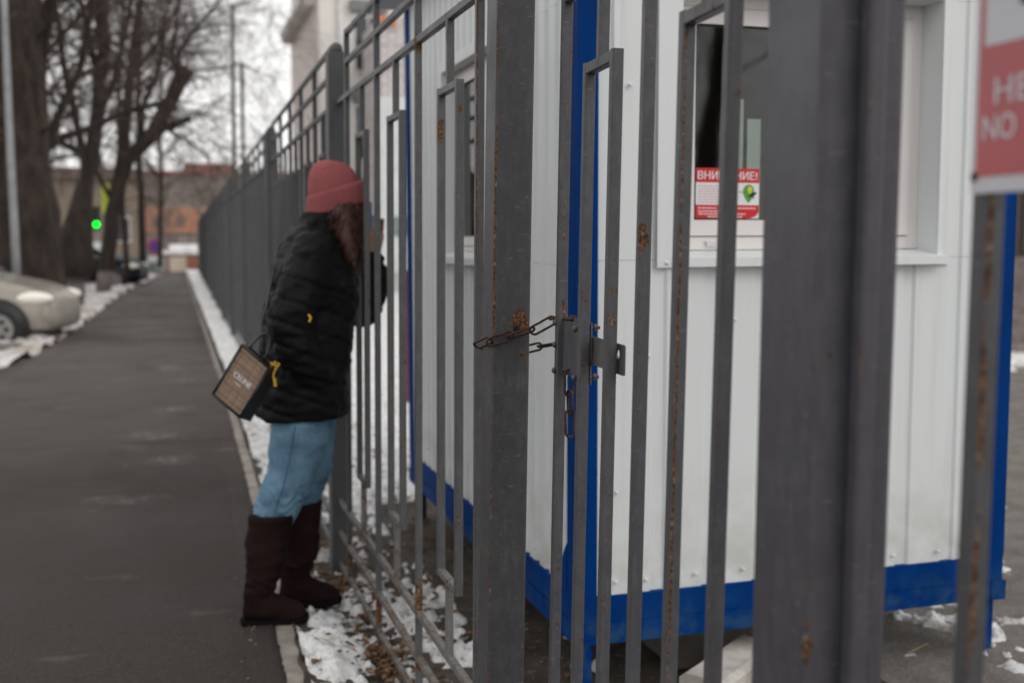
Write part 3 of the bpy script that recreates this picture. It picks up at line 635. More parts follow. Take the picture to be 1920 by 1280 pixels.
# warning sticker on the window glass
SY = BY+.105-.004+.0115
st = wthing('warning_sticker', 'red and white warning sticker stuck low on the booth window glass', 'sticker', (1.54, SY, 1.43))
def k_(x): return x*SY/3.0
sx0, sx1 = k_(1.479), k_(1.687); zz = lambda z: 1.36+(z-1.36)*SY/3.0
z0, z1, z2, z3 = zz(1.424), zz(1.4635), zz(1.529), zz(1.571)
MB().box(sx0, sx1, SY-.0004, SY, z0, z3).build('paper', M['wht'], st)
rb = MB(); rb.box(sx0, sx1, SY-.0008, SY-.0005, z2, z3); rb.add([(sx0, SY-.0008, z0), (sx1-.03, SY-.0008, z0), (sx1-.008, SY-.0008, z0+.008), (sx1, SY-.0008, z0+.02), (sx1, SY-.0008, z1), (sx0, SY-.0008, z1)], [(0, 1, 2, 3, 4, 5)])
rb.build('red_band', M['redp'], st)
place_text('ВНИМАНИЕ!', .03, (sx0+.006, SY-.0012, z2+.009), (1, 0, 0), (0, 0, 1), M['wht'], st, fit=(sx1-sx0-.014, .025))
ln = MB(); R = random.Random(3)
for k in range(7):
    zl = z1+.006+k*.0082; x = sx0+.008
    while x < sx0+.075: q = R.uniform(.006, .018); ln.box(x, min(x+q, sx0+.08), SY-.0011, SY-.0009, zl, zl+.0028); x += q+.003
ln.build('small_print', plain('pink_print', (.62, .33, .34), .5), st, kind='stuff')
ln = MB()
for (zl, xa, xb) in ((z1-.012, sx0+.008, sx0+.07), (z1-.012, sx0+.13, sx1-.012), (z1-.022, sx0+.008, sx0+.09), (z1-.030, sx0+.01, sx0+.17), (z1-.038, sx0+.04, sx0+.16)):
    x = xa
    while x < xb: q = R.uniform(.006, .016); ln.box(x, min(x+q, xb), SY-.0012, SY-.001, zl, zl+.0042); x += q+.002
ln.build('small_print', plain('pale_print', (.75, .50, .50), .5), st, kind='stuff')
em = MB(); ec = (sx1-.036, z1+.036)
shp = [(0, -.030), (.012, -.016), (.019, .002), (.018, .016), (.010, .025), (0, .027), (-.012, .023), (-.019, .012), (-.018, -.003), (-.010, -.018)]
em.add([(ec[0]+a, SY-.0012, ec[1]+b) for a, b in shp], [tuple(range(10))]); em.build('emblem', M['grn'], st)
ey = MB(); ey.add([(ec[0]+.004+a*.42, SY-.0015, ec[1]+.010+b*.42) for a, b in shp], [tuple(range(10))]); ey.build('emblem_fill', M['yel'], st)
eb = MB(); eb.add([(ec[0]+a, SY-.0018, ec[1]+b) for a, b in ((-.004, -.010), (.006, -.002), (.016, .004), (.027, .004), (.026, -.002), (.019, -.006), (.017, -.018), (.013, -.010), (.004, -.012))], [tuple(range(9))])
eb.box(ec[0]-.034, ec[0]-.014, SY-.0017, SY-.0015, ec[1]+.003, ec[1]+.0045); eb.build('emblem_figure', M['blk'], st)
# red prohibition sign on the fence bars
SX = .668
sg = wthing('prohibition_sign', 'faded red and white metal sign fixed to the fence bars at the right edge', 'sign', (SX, .70, 1.42))
q = MB(); q.prism([(0, 0), (.0025, 0), (.0025, 1), (0, 1)], (SX, .8205, 0), (SX, .60, 0), (1, 0, 0), (0, 0, 1)); q.v = [(v[0], v[1], 1.400+v[2]*.355) for v in q.v]
q.build('plate', M['signwhite'], sg)
def sgq(y0, y1, za, zb, d, mat, name): MB().box(SX-d-.0002, SX-d, y0, y1, za, zb).build(name, mat, sg)
sgq(.606, .8145, 1.414, 1.75, .0004, M['pinkred'], 'red_field')
sgq(.64, .8075, 1.5235, 1.73, .0008, M['signwhite'], 'white_field')
U = (0, -1, 0); V = (0, 0, 1)
place_text('НЕ', .03, (SX-.0012, .7935, 1.474), U, V, M['signwhite'], sg, fit=(.043, .0215))
place_text('NO', .03, (SX-.0012, .8065, 1.4445), U, V, M['signwhite'], sg, fit=(.0385, .0205))
pg = MB()
for k in range(24):
    a0, a1 = 2*pi*k/24, 2*pi*(k+1)/24; cy_, cz_ = .735, 1.63
    pg.add([(SX-.0014, cy_-r*cos(a), cz_+r*sin(a)) for r, a in ((.062, a0), (.076, a0), (.076, a1), (.062, a1))], [(0, 1, 2, 3)])
pg.build('pictogram_ring', M['redp'], sg)
MB().add([(SX-.0016, .7685, 1.552), (SX-.0016, .742, 1.545), (SX-.0016, .742, 1.562), (SX-.0016, .766, 1.558)], [(0, 1, 2, 3)]).build('pictogram', M['blk'], sg)
MB().ball((SX-.001, .8155, 1.4145), .002, .0035, .0045, 12, 6).build('screw_hole', plain('rusty_hole', (.02, .012, .009), .9), sg)
exec_later = True
# ------------------------------------------------------------------ concrete edging stone by the booth
kb = MB(); pr = [(-.075, -.08), (.075, -.08), (.075, .085), (.055, .10), (-.055, .10), (-.075, .085)]
d_ = Vector((.80, .60, 0)); kb.prism(pr, (1.44, 2.83, 0), (1.76, 3.07, 0), (-.6, .8, 0), (0, 0, 1))
o = kb.build('edging_stone', M['slab']); tag(o, 'pale concrete edging stone lying on the soil in front of the booth', 'edging stone')
tw = MB(); tw.tube([at(1680, 1262, 3.0)+Vector((0, 0, 0)), at(1700, 1225, 3.1), at(1735, 1207, 3.15), at(1765, 1202, 3.2)], [.003, .0025, .002, .001], 5)
tag(tw.build('straw', plain('dry_straw', (.30, .22, .13), .9)), 'dry yellow stalk lying on the soil right of the hinge post', 'stalk')
# ------------------------------------------------------------------ the woman
PX, PY = .40, 4.03
pe = wthing('person', 'woman in black puffer jacket, red knit hat and brown boots peering through the fence', 'person', (PX, PY, 0))
M['skin'] = plain('skin', (.42, .23, .165), .5, var=.05)
def cloth(name, c, rough, s, b, dist=.002, var=.15):
    t = MT(name, rough); f = t.noise(s, 4, .6); t.color(t.mix(t.ramp(t.noise(9, 4), .3, .7), tuple(x*(1-var) for x in c), tuple(x*(1+var) for x in c))); t.bump(f, b, dist); return t
M['jacket'] = cloth('black_nylon', (.0035, .0035, .0042), .62, 40, .4, .003).m; M['jacket'].node_tree.nodes['Principled BSDF'].inputs['Specular IOR Level'].default_value = .18
M['hat'] = cloth('red_knit', (.30, .080, .084), .95, 330, .6, .002, .1).m
def denim():
    t = MT('blue_denim', .9); f = t.noise(1, 3, .6, (300, 300, 120)); a = t.noise(7, 5, .6)
    c = t.mix(t.ramp(a, .35, .7), (.075, .158, .240), (.150, .275, .385)); c = t.mix(t.ramp(f, .4, .7, 0, .35), c, (.22, .36, .47)); t.color(c); t.bump(f, .4, .001); return t.m
M['denim'] = denim(); M['suede'] = cloth('brown_suede', (.017, .0075, .0078), .95, 90, .5, .002, .3).m; M['suede'].node_tree.nodes['Principled BSDF'].inputs['Specular IOR Level'].default_value = .12
M['sole'] = plain('black_sole', (.006, .0055, .006), .9); M['sole'].node_tree.nodes['Principled BSDF'].inputs['Specular IOR Level'].default_value = .1; M['hair'] = plain('dark_red_hair', (.050, .014, .007), .55, var=.75, scale=60)
V3 = Vector
def limb(m, pts, radii, n=16, squash=1.0):
    """a tapered limb with rounded ends"""
    P_ = [V3(p) for p in pts]; m.tube(P_, radii, n); m.ball(P_[0], radii[0], radii[0], radii[0]); m.ball(P_[-1], radii[-1], radii[-1], radii[-1])
# body under the clothes: one continuous mesh
HX, HY, HZ = .592, 4.085, 1.512      # head centre
bm_ = MB()
def ringset(m, rows):
    m.rings([((x, y, z), (a, 0, 0), (0, b, 0)) for x, y, z, a, b in rows])
ringset(bm_, [(.44, 4.06, .76, .10, .15), (.44, 4.06, .90, .11, .16), (.45, 4.06, 1.05, .095, .14), (.46, 4.07, 1.20, .09, .14), (.475, 4.07, 1.31, .085, .14), (.49, 4.07, 1.37, .05, .08)])
limb(bm_, [(.50, 4.075, 1.33), (.555, 4.08, 1.42)], [.055, .05])
bm_.ball((HX, HY, HZ), .088, .074, .105); bm_.ball((HX+.035, HY, HZ-.045), .052, .052, .058)
bm_.tube([(HX+.085, HY, HZ+.01), (HX+.104, HY, HZ-.030), (HX+.08, HY, HZ-.036)], [.008, .014, .012], 8)
bm_.ball((HX+.082, HY, HZ-.062), .012, .022, .009); bm_.ball((HX+.072, HY, HZ-.090), .020, .022, .016)
for s in (-1, 1): bm_.ball((HX-.005, HY+s*.076, HZ-.012), .018, .009, .030)
for s, yh in ((-1, 3.975), (1, 4.14)):
    limb(bm_, [(.435, yh, .80), (.385 if s < 0 else .47, yh, .50), (.325 if s < 0 else .432, yh, .37), (.285 if s < 0 else .430, yh, .12)], [.06, .045, .036, .028])
limb(bm_, [(.474, 3.96, 1.29), (.39, 3.885, 1.10), (.455, 3.90, .94)], [.045, .04, .03])
limb(bm_, [(.49, 4.22, 1.33), (.66, 4.245, 1.10), (.735, 4.25, 1.24), (.742, 4.25, 1.31)], [.055, .042, .033, .026])
bdy = remesh(bm_, .011, None, 2).build('body', M['skin'], pe, True)
ey = MB()
for s in (-1, 1): ey.ball((HX+.074, HY+s*.031, HZ+.006), .010, .011, .009)
ey.build('eye', plain('eye_white', (.6, .58, .56), .2), pe, True)
lp = MB(); lp.ball((HX+.088, HY, HZ-.060), .009, .021, .006); lp.build('lips', plain('lips', (.33, .07, .07), .4), pe, True)
# left hand raised in front of the face, palm and five fingers round a phone
hd = MB(); hx, hy, hz = .742, 4.245, 1.325
hd.rings([((hx, hy, hz-.03), (.024, 0, 0), (0, .016, 0)), ((hx, hy, hz), (.030, 0, 0), (0, .015, 0)), ((hx, hy-.002, hz+.045), (.040, 0, 0), (0, .014, 0)), ((hx-.002, hy-.004, hz+.078), (.038, 0, 0), (0, .012, 0))])
for i, (dx, ln_) in enumerate(((-.030, .062), (-.010, .072), (.011, .068), (.030, .054))):
    b = V3((hx+dx, hy-.004, hz+.072)); hd.tube([b, b+V3((0, -.010, ln_*.45)), b+V3((-.002, -.030, ln_*.72)), b+V3((-.004, -.048, ln_*.70))], [.0088, .0085, .0078, .0065], 8)
hd.tube([(hx-.030, hy, hz+.015), (hx-.052, hy-.014, hz+.040), (hx-.050, hy-.036, hz+.066)], [.011, .010, .008], 8)
hd.build('hand', M['skin'], pe, True)
# jacket: volumes joined into one quilted shell
jm = MB()
ringset(jm, [(.440, 4.055, .730, .166, .185), (.440, 4.055, .77, .172, .19), (.445, 4.055, .86, .162, .19), (.458, 4.055, .98, .165, .185), (.475, 4.06, 1.10, .168, .180), (.492, 4.06, 1.20, .160, .185), (.485, 4.065, 1.30, .125, .185), (.50, 4.07, 1.37, .095, .13), (.505, 4.075, 1.41, .080, .10)])
jm.rings([((.500, 4.075, 1.37), (.085, 0, .02), (0, .10, 0)), ((.515, 4.078, 1.42), (.082, 0, .01), (0, .092, 0)), ((.525, 4.08, 1.455), (.075, 0, .0), (0, .085, 0))])
limb(jm, [(.478, 3.945, 1.315), (.435, 3.895, 1.21), (.385, 3.875, 1.08), (.405, 3.878, .98), (.470, 3.895, .895)], [.078, .084, .080, .076, .062])
limb(jm, [(.49, 4.20, 1.31), (.58, 4.235, 1.19), (.70, 4.248, 1.09)], [.082, .076, .066])
limb(jm, [(.715, 4.25, 1.115), (.738, 4.25, 1.20), (.74, 4.25, 1.275)], [.062, .060, .046])
jm.rings([((.445, 4.08, 1.345), (.050, 0, .02), (0, .115, 0)), ((.455, 4.08, 1.385), (.066, 0, .02), (0, .125, 0)), ((.472, 4.08, 1.42), (.055, 0, .02), (0, .110, 0)), ((.485, 4.08, 1.44), (.03, 0, .01), (0, .08, 0))])
def jd(c):
    x, y, z = c
    q = .0
    if x > .66 and y > 4.15: sx_ = (z-1.02)/.085
    elif y < 3.955 and z < 1.33: sx_ = (z+.35*(x-.40))/.082
    else: sx_ = z/.118
    a = abs((sx_ % 1)-.5)*2
    q += -.010*(a**6)+.003
    q += .008*nv((x*.8, y*1.2, z*2.2), 9, 2)+.006*nv((x, y, z*2), 24, 5)+.002*nv(c, 60, 1)
    return q
remesh(jm, .0085, jd, 2).build('jacket', M['jacket'], pe, True)
jb = MB(); jb.rings([((.505, 4.078, 1.428), (.089, 0, .005), (0, .099, 0)), ((.514, 4.08, 1.452), (.086, 0, .003), (0, .095, 0)), ((.520, 4.08, 1.462), (.074, 0, .0), (0, .084, 0))], False)
# jeans
jn = MB()
limb(jn, [(.436, 4.0, .80), (.418, 3.985, .66), (.385, 3.98, .52), (.340, 3.98, .42), (.326, 3.98, .385)], [.106, .106, .086, .082, .077])
limb(jn, [(.45, 4.12, .80), (.475, 4.135, .66), (.472, 4.13, .52), (.440, 4.13, .43), (.434, 4.13, .39)], [.100, .100, .088, .078, .070])
def jnd(c):
    x, y, z = c; k = max(0, 1-abs(z-.44)/.13); k2 = max(0, 1-abs(z-.72)/.1)
    return .0055*k*sin((z*1.0+x*.8*(1 if y < 4.05 else -1)+1.3*nv(c, 5))*60)+.007*nv((x*.9, y, z*1.4), 15, 3)+.003*nv(c, 40, 8)+.003*k2*sin((z*.6+x*1.5)*50+4*nv(c, 7))-.003
remesh(jn, .0085, jnd, 2).build('jeans', M['denim'], pe, True)
sm_ = MB(); sm_.tube([(.395, 3.868, .72), (.375, 3.882, .60), (.352, 3.888, .50), (.325, 3.897, .42)], .0022, 5); sm_.build('seam', plain('denim_seam', (.035, .09, .16), .9), pe)
# boots
def boot(x, y, ax, top_x):
    m = MB(); m.rings([((x-.004, y, .05), (.050, 0, 0), (0, .046, 0)), ((x-.004, y, .11), (.053, 0, 0), (0, .048, 0)), ((x+.006, y, .155), (.060, 0, 0), (0, .053, 0)), ((x+.018, y, .20), (.069, 0, 0), (0, .060, 0)), ((x+.5*(top_x-x)+.004, y, .30), (.076, 0, 0), (0, .066, 0)), ((top_x, y, .395), (.080, 0, 0), (0, .070, 0))])
    ca, sa = cos(ax), sin(ax); q = lambda a, z: (x+a*ca, y+a*sa, z)
    m.rings([(q(-.060, .055), (0, 0, .042), (-sa*.034, ca*.034, 0)), (q(-.02, .065), (0, 0, .055), (-sa*.046, ca*.046, 0)), (q(.035, .062), (0, 0, .054), (-sa*.048, ca*.048, 0)), (q(.085, .050), (0, 0, .042), (-sa*.052, ca*.052, 0)), (q(.130, .043), (0, 0, .032), (-sa*.046, ca*.046, 0)), (q(.156, .038), (0, 0, .020), (-sa*.028, ca*.028, 0))])
    def bd(c): return .006*nv((c[0]*.7, c[1], c[2]*2.0), 16, 4)+.004*max(0, 1-abs(c[2]-.155)/.06)*sin(c[2]*150+c[0]*55+6*nv(c, 11))+.002*nv(c, 45, 2)
    b = remesh(m, .008, bd, 2).build('boot', M['suede'], pe, True)
    s = MB(); out = [(-.074, 0), (-.064, .032), (-.02, .044), (.04, .047), (.10, .054), (.145, .042), (.170, .016), (.170, -.016), (.145, -.042), (.10, -.054), (.04, -.047), (-.02, -.044), (-.064, -.032)]
    n = len(out); zs = (.002, .012, .024); sc = (.97, 1.0, .97)
    s.v = [(x+a*k*ca-b_*k*sa, y+a*k*sa+b_*k*ca, z+(.006 if a > .13 else 0)) for z, k in zip(zs, sc) for a, b_ in out]; s.f = [(r_*n+i, r_*n+(i+1) % n, (r_+1)*n+(i+1) % n, (r_+1)*n+i) for r_ in (0, 1) for i in range(n)]+[tuple(range(n))[::-1], tuple(range(2*n, 3*n))]
    s.build('sole', M['sole'], b)
boot(.272, 3.955, -.16, .318)
boot(.415, 4.125, -.22, .438)
# knitted hat
ht = MB(); hc = V3((.580, 4.085, 1.50))
rows = []
for k in range(11):
    a = k/10*pi/2; zz_ = .140*sin(a); r = cos(a)**.62; rows.append((hc+V3((-.012*sin(a), 0, .005+zz_)), V3((.102*r, 0, -.012*r)), V3((0, .090*r, 0))))
ht.rings(rows)
cuff = MB(); tlt = -.20
cr_ = [(-.030, .101), (-.034, .106), (-.020, .109), (.012, .110), (.040, .1085), (.050, .104), (.048, .096)]
cuff.rings([(hc+V3((.0, 0, z+.0)), V3((r, 0, .030)), V3((0, r*.885, 0))) for z, r in cr_])
def hdp(c): return .0012*sin(math.atan2(c[1]-hc.y, c[0]-hc.x)*70)
h1 = remesh(ht, .007, hdp, 2).build('knit_hat', M['hat'], pe, True)
h2 = remesh(cuff, .006, hdp, 1).build('hat_cuff', M['hat'], pe, True)
# hair: curls over a dark mass
R = random.Random(8); hr = MB()
hrb = MB(); hrb.rings([((.592, 4.07, 1.50), (.080, 0, 0), (0, .080, 0)), ((.597, 4.055, 1.43), (.060, 0, 0), (0, .088, 0)), ((.602, 4.02, 1.36), (.046, 0, 0), (0, .075, 0)), ((.612, 3.99, 1.28), (.026, 0, 0), (0, .05, 0))])
hs = remesh(hrb, .012, lambda c: .006*nv(c, 30), 2).build('hair', M['hair'], pe, True)
for k in range(520):
    a = R.uniform(pi*.75, pi*1.95); r = R.uniform(.065, .09); p = V3((.590+r*cos(a)*.95, 4.075+r*sin(a), 1.475+R.uniform(-.01, .02)))
    if p.y > 4.13: continue
    ln_ = R.uniform(.10, .25); tx = R.uniform(-.035, .055)+(.605-p.x)*.6; ty = R.uniform(-.03, .01)+(3.99-p.y)*.25; ph = R.uniform(0, 6.28); f = R.uniform(2.2, 4.0); am = R.uniform(.007, .014); pts = []
    for i in range(15):
        t_ = i/14; pts.append(p+V3((tx*t_+am*sin(ph+f*6.28*t_)*t_**.4, ty*t_+am*cos(ph+f*6.28*t_)*t_**.4-.012*sin(pi*t_), -ln_*t_)))
    hr.tube(pts, [.0022*(1-.5*i/14) for i in range(15)], 4)
hr.build('curls', M['hair'], hs, True)
# yellow zip pulls
yl = plain('yellow_cord', (.62, .38, .03), .6)
zp = MB(); zp.tube([(.438, 3.795, 1.110), (.446, 3.79, 1.098), (.440, 3.79, 1.085)], .0035, 6); zp.build('zip_pull', yl, pe)
zp = MB(); zp.tube([at(508, 688, 3.80), at(515, 678, 3.79), at(524, 682, 3.79), at(516, 692, 3.79), at(512, 704, 3.79), at(516, 722, 3.79)], .0034, 6); zp.tube([at(514, 708, 3.788), at(516, 724, 3.788)], .0055, 6); zp.tube([at(506, 680, 3.79), at(519, 686, 3.79)], .004, 6); zp.build('zip_pull', yl, pe)
# phone in the raised hand
ph = wthing('phone', 'light blue backed phone held up at the face behind the fence bars', 'phone', (.70, 4.19, 1.41))
q = MB(); a_ = at(672, 378, 4.19); b_ = at(692, 430, 4.19); q.box(a_.x, b_.x+.012, 4.185, 4.193, b_.z, a_.z); q.build('case', plain('blue_case', (.10, .22, .36), .4), ph); MB().box(a_.x+.004, b_.x+.008, 4.1932, 4.1942, b_.z+.004, a_.z-.004).build('screen', M['blk'], ph)
# handbag at her hip
bgm = plain('black_leather', (.010, .010, .012), .42)
bag = wthing('handbag', 'small tilted tote bag of brown checked cloth with black edges hanging at the hip', 'handbag', tuple(at(455, 720, 3.76)))
TL, TR, BL, BR = at(454, 646, 3.775), at(504, 689, 3.765), at(399, 739, 3.745), at(447, 796, 3.735)
uu = (TR-TL); vv = (BL-TL); nn = uu.cross(vv).normalized()
if nn.y < 0: nn = -nn
def bp(a, b, d): return TL+uu*a+vv*b+nn*d
def plaid():
    t = MT('brown_check', .8); C = t.n('TexCoord'); sp = t.n('SeparateXYZ'); t.l(C.outputs['UV'], sp.inputs[0])
    base = t.mix(t.ramp(t.noise(90, 3), .3, .7), (.19, .125, .085), (.27, .185, .13))
    def lines(i, fr, w_, ph_=0.):
        fr_ = t.math('FRACT', t.math('ADD', t.math('MULTIPLY', sp.outputs[i], fr), ph_), 0); return t.ramp(t.math('ABSOLUTE', t.math('SUBTRACT', fr_, .5), 0), w_, w_*.5)
    for i in (0, 1):
        k = (4, 5)[i]; base = t.mix(t.math('MULTIPLY', lines(i, k, .10), .55), base, (.085, .05, .035)); base = t.mix(t.math('MULTIPLY', lines(i, k, .05, .35), .5), base, (.10, .06, .045)); base = t.mix(t.math('MULTIPLY', lines(i, k*8, .2), .25), base, (.36, .27, .2))
    t.color(base); t.bump(t.noise(600, 2), .3, .0006); return t.m
fp = MB(); fp.add([bp(0, 0, 0), bp(1, 0, 0), bp(1, 1, 0), bp(0, 1, 0)], [(0, 1, 2, 3)])
fo = fp.build('front_panel', plaid(), bag); uv = fo.data.uv_layers.new(name='UVMap')
for i, c in enumerate(((0, 1), (1, 1), (1, 0), (0, 0))): uv.data[i].uv = c
bk = MB(); D_ = .062; cs = [bp(-.02, -.01, .004), bp(1.02, -.01, .004), bp(1.02, 1.01, .004), bp(-.02, 1.01, .004)]; ce = [c+nn*D_+Vector((.040, 0, -.012)) for c in cs]
bk.add(cs+ce, [(0, 1, 2, 3), (4, 7, 6, 5), (0, 4, 5, 1), (1, 5, 6, 2), (2, 6, 7, 3), (3, 7, 4, 0)]); bk.build('side_wall', bgm, bag)
ed = MB()
for a, b in (((0, 0), (1, 0)), ((1, 0), (1, 1)), ((1, 1), (0, 1)), ((0, 1), (0, 0))): ed.tube([bp(*a, -.001), bp(*b, -.001)], .0048, 8)
ed.build('edging', bgm, bag, True)
for off in (0, .05):
    h_ = MB(); pts = []
    for k in range(13):
        a = pi*k/12; pts.append(bp(.24+.52*(1-cos(a))/2, -.44*sin(a)**.8, .006+off)); 
    h_.tube(pts, .0042, 8); h_.build('handle', bgm, bag, True)
mt_ = M['wht']; ex = uu.normalized(); ey_ = -(vv.normalized())
place_text('CELINE', .03, bp(.22, .515, -.0015), ex, ey_, mt_, bag, fit=(uu.length*.60, .0165), bold=True)
place_text('PARIS', .03, bp(.36, .60, -.0015), ex, ey_, mt_, bag, fit=(uu.length*.22, .0055), bold=False)
sp_ = MB(); sp_.tube([bp(.9, -.02, .03), at(490, 606, 3.82), at(499, 578, 3.88), V3((.325, 3.97, 1.18)), V3((.37, 4.10, 1.33)), V3((.44, 4.20, 1.42))], .0042, 6); sp_.build('strap', bgm, bag, True)
# ------------------------------------------------------------------ trees
def W(pts, Y): return [at(x, y, Y) for x, y in pts]
class Tree:
    def __init__(s, seed): s.R = random.Random(seed); s.big = MB(); s.tw = MB(); s.nt = 0
    def limb(s, pts, r0, r1, n=9):
        P_ = [V3(p) for p in pts]; out = [P_[0]]
        for a, b in zip(P_, P_[1:]):
            k = max(2, int((b-a).length/.5))
            for i in range(1, k+1): q = a.lerp(b, i/k); out.append(q+V3([s.R.gauss(0, .02*r0/.1) if i < k else 0 for _ in range(3)])*.6)
        m = len(out); rr = [r0+(r1-r0)*i/(m-1) for i in range(m)]; s.big.tube(out, [r*(1+.08*s.R.uniform(-1, 1)) for r in rr], n); return out, rr
    def sprout(s, path, rr, num, ln, lv, droop=.1, up=.35, t0=.2, side=None):
        for k in range(num):
            i = s.R.uniform(t0, .999)*(len(path)-1); j = int(i); p = path[j].lerp(path[min(j+1, len(path)-1)], i-j); ax = (path[min(j+1, len(path)-1)]-path[max(j-1, 0)]).normalized()
            d = V3([s.R.gauss(0, 1) for _ in range(3)]); d = (d-ax*d.dot(ax)).normalized()*.9+ax*s.R.uniform(.1, .9)+V3((0, 0, up))
            if side: d += V3(side)
            s.branch(p, d.normalized(), ln*s.R.uniform(.6, 1.2), min(rr[j]*.5, .012+ln*.012), lv, droop)
    def branch(s, p, d, ln, r, lv, droop):
        n = 5 if lv else 4; pts = [p]; q = p.copy(); d = d.copy()
        for i in range(n):
            d = (d+V3([s.R.gauss(0, .16) for _ in range(3)])+V3((0, 0, -droop*(i/n)))).normalized(); q = q+d*(ln/n); pts.append(q.copy())
        r = max(r*.75, .0030)
        (s.big if r > .03 else s.tw).tube(pts, [r*(1-.75*i/n)+.0012 for i in range(n+1)], 5 if r > .02 else 3, False); s.nt += n
        if lv > 0:
            for k in range(s.R.randint(3, 5) if lv > 1 else s.R.randint(5, 6)):
                i = s.R.randint(1, n); dd = (d+V3([s.R.gauss(0, .75) for _ in range(3)])+V3((0, 0, .1-droop))).normalized(); s.branch(pts[i], dd, ln*s.R.uniform(.42, .7), r*.5, lv-1, droop*1.3)
    def done(s, name, label, loc, mb='bark', mt='twig', group=None):
        t = wthing(name, label, 'tree', tuple(loc), group); s.big.build('trunk', M[mb], t, True); s.tw.build('crown', M[mt], t, kind=None); return t
# 1 big poplar behind the pale car
T = Tree(1); Y = 20
p, r = T.limb(W([(78, 610), (76, 520), (66, 400), (52, 250), (45, 100), (42, -60), (38, -220)], Y), .45, .25, 14)
T.sprout(p, r, 12, 2.6, 2, .12, .2, .45)
for q in ([(50, 180), (90, 60), (120, -60)], [(55, 240), (20, 120), (-10, 0)], [(50, 80), (100, -20), (160, -120)], [(62, 330), (98, 250), (150, 130), (175, 0), (180, -120)], [(60, 300), (110, 260), (170, 240), (250, 205), (330, 190)]):
    a, b = T.limb(W(q, Y+.4), .09, .035, 6); T.sprout(a, b, 10, 1.9, 2, .14)
T.done('poplar_tree', 'thick poplar trunk standing directly behind the pale beige car', at(78, 600, Y))
# 2 leaning dark tree
T = Tree(2); Y = 25
p, r = T.limb(W([(141, 572), (141, 520), (150, 440), (160, 360), (172, 300), (186, 200), (196, 100), (190, 0), (186, -120)], Y), .16, .13, 10)
T.big.rings([(at(140, 525, Y), (.30, 0, 0), (0, .28, 0)), (at(136, 500, Y), (.46, 0, 0), (0, .35, 0)), (at(140, 450, Y), (.36, 0, 0), (0, .32, 0)), (at(150, 400, Y), (.25, 0, 0), (0, .25, 0)), (at(160, 340, Y), (.17, 0, 0), (0, .17, 0))])
T.sprout(p, r, 12, 2.2, 2, .10, .3, .4)
for q in ([(165, 340), (150, 260), (125, 150), (108, 40), (95, -80)], [(180, 230), (215, 150), (235, 60), (262, -60)], [(170, 300), (120, 270), (60, 250), (10, 262)], [(188, 180), (170, 90), (150, 0), (140, -90)]):
    a, b = T.limb(W(q, Y), .10, .035, 6); T.sprout(a, b, 11, 1.9, 2, .14)
T.done('bushy_tree', 'tree with a dark swollen trunk foot and limewashed base nearest the path', at(141, 570, Y), 'bark_l')
# 3 forked tree with the sawn limb
T = Tree(3); Y = 30
p, r = T.limb(W([(193, 548), (203, 470), (210, 400), (222, 345), (236, 300), (266, 272), (292, 245), (318, 195), (332, 160), (354, 130)], Y), .18, .20, 10)
T.sprout(p, r, 5, 2.2, 2, .12, .3, .5)
a, b = T.limb(W([(292, 246), (325, 236), (358, 222)], Y), .13, .09, 8); T.sprout(a, b, 5, 1.5, 1)
for q, r0 in (([(225, 335), (234, 250), (243, 150), (255, 60), (264, -30), (270, -140)], .17), ([(340, 150), (335, 100), (362, 60), (400, 15), (440, -30)], .07), ([(335, 158), (322, 100), (330, 40), (345, -40)], .07),
          ([(262, 275), (268, 200), (300, 120), (310, 40), (330, -60)], .09), ([(350, 135), (400, 130), (450, 120), (520, 150)], .035), ([(243, 150), (290, 90), (330, 20), (352, -60)], .07), ([(212, 380), (180, 320), (150, 260), (140, 180)], .07), ([(300, 235), (350, 260), (400, 300)], .04)):
    a, b = T.limb(W(q, Y), r0, r0*.35, 6); T.sprout(a, b, 14, 2.1, 2, .2)
T.done('forked_tree', 'forked tree with a sawn off limb leaning right over the path', at(193, 548, Y), 'bark_l')
# 4.. more trunks of the row
for (sd_, Y, base, pts, r0, nm, lab) in ((4, 38, (268, 508), [(268, 510), (266, 430), (262, 330), (258, 200), (262, 80), (270, -60)], .12, 'street_tree', 'slim dark tree right of the dark parked car, nearest the end of the path'),
        (5, 34, (238, 505), [(240, 520), (234, 440), (226, 330), (222, 200), (228, 60), (236, -60)], .08, 'street_tree', 'thin tree standing between the dark parked car and the forked tree'),
        (6, 27, (92, 540), [(96, 560), (90, 430), (82, 300), (78, 160), (90, 0), (96, -100)], .13, 'street_tree', 'thin trunk just right of the thick poplar'),
        (7, 30, (8, 540), [(16, 545), (10, 430), (4, 300), (-4, 150), (2, 0), (0, -100)], .22, 'street_tree', 'pale brown trunk at the left edge beyond the lamp post'),
        (8, 44, (296, 500), [(300, 500), (300, 420), (303, 330), (298, 240), (305, 140)], .10, 'street_tree', 'small bare tree in front of the brick building at the path end')):
    T = Tree(sd_); p, r = T.limb(W(pts, Y), r0, r0*.5, 8); T.sprout(p, r, 26, 2.6, 2, .14, .3, .3); T.done(nm, lab, at(base[0], base[1], Y), group='street trees left of the path')
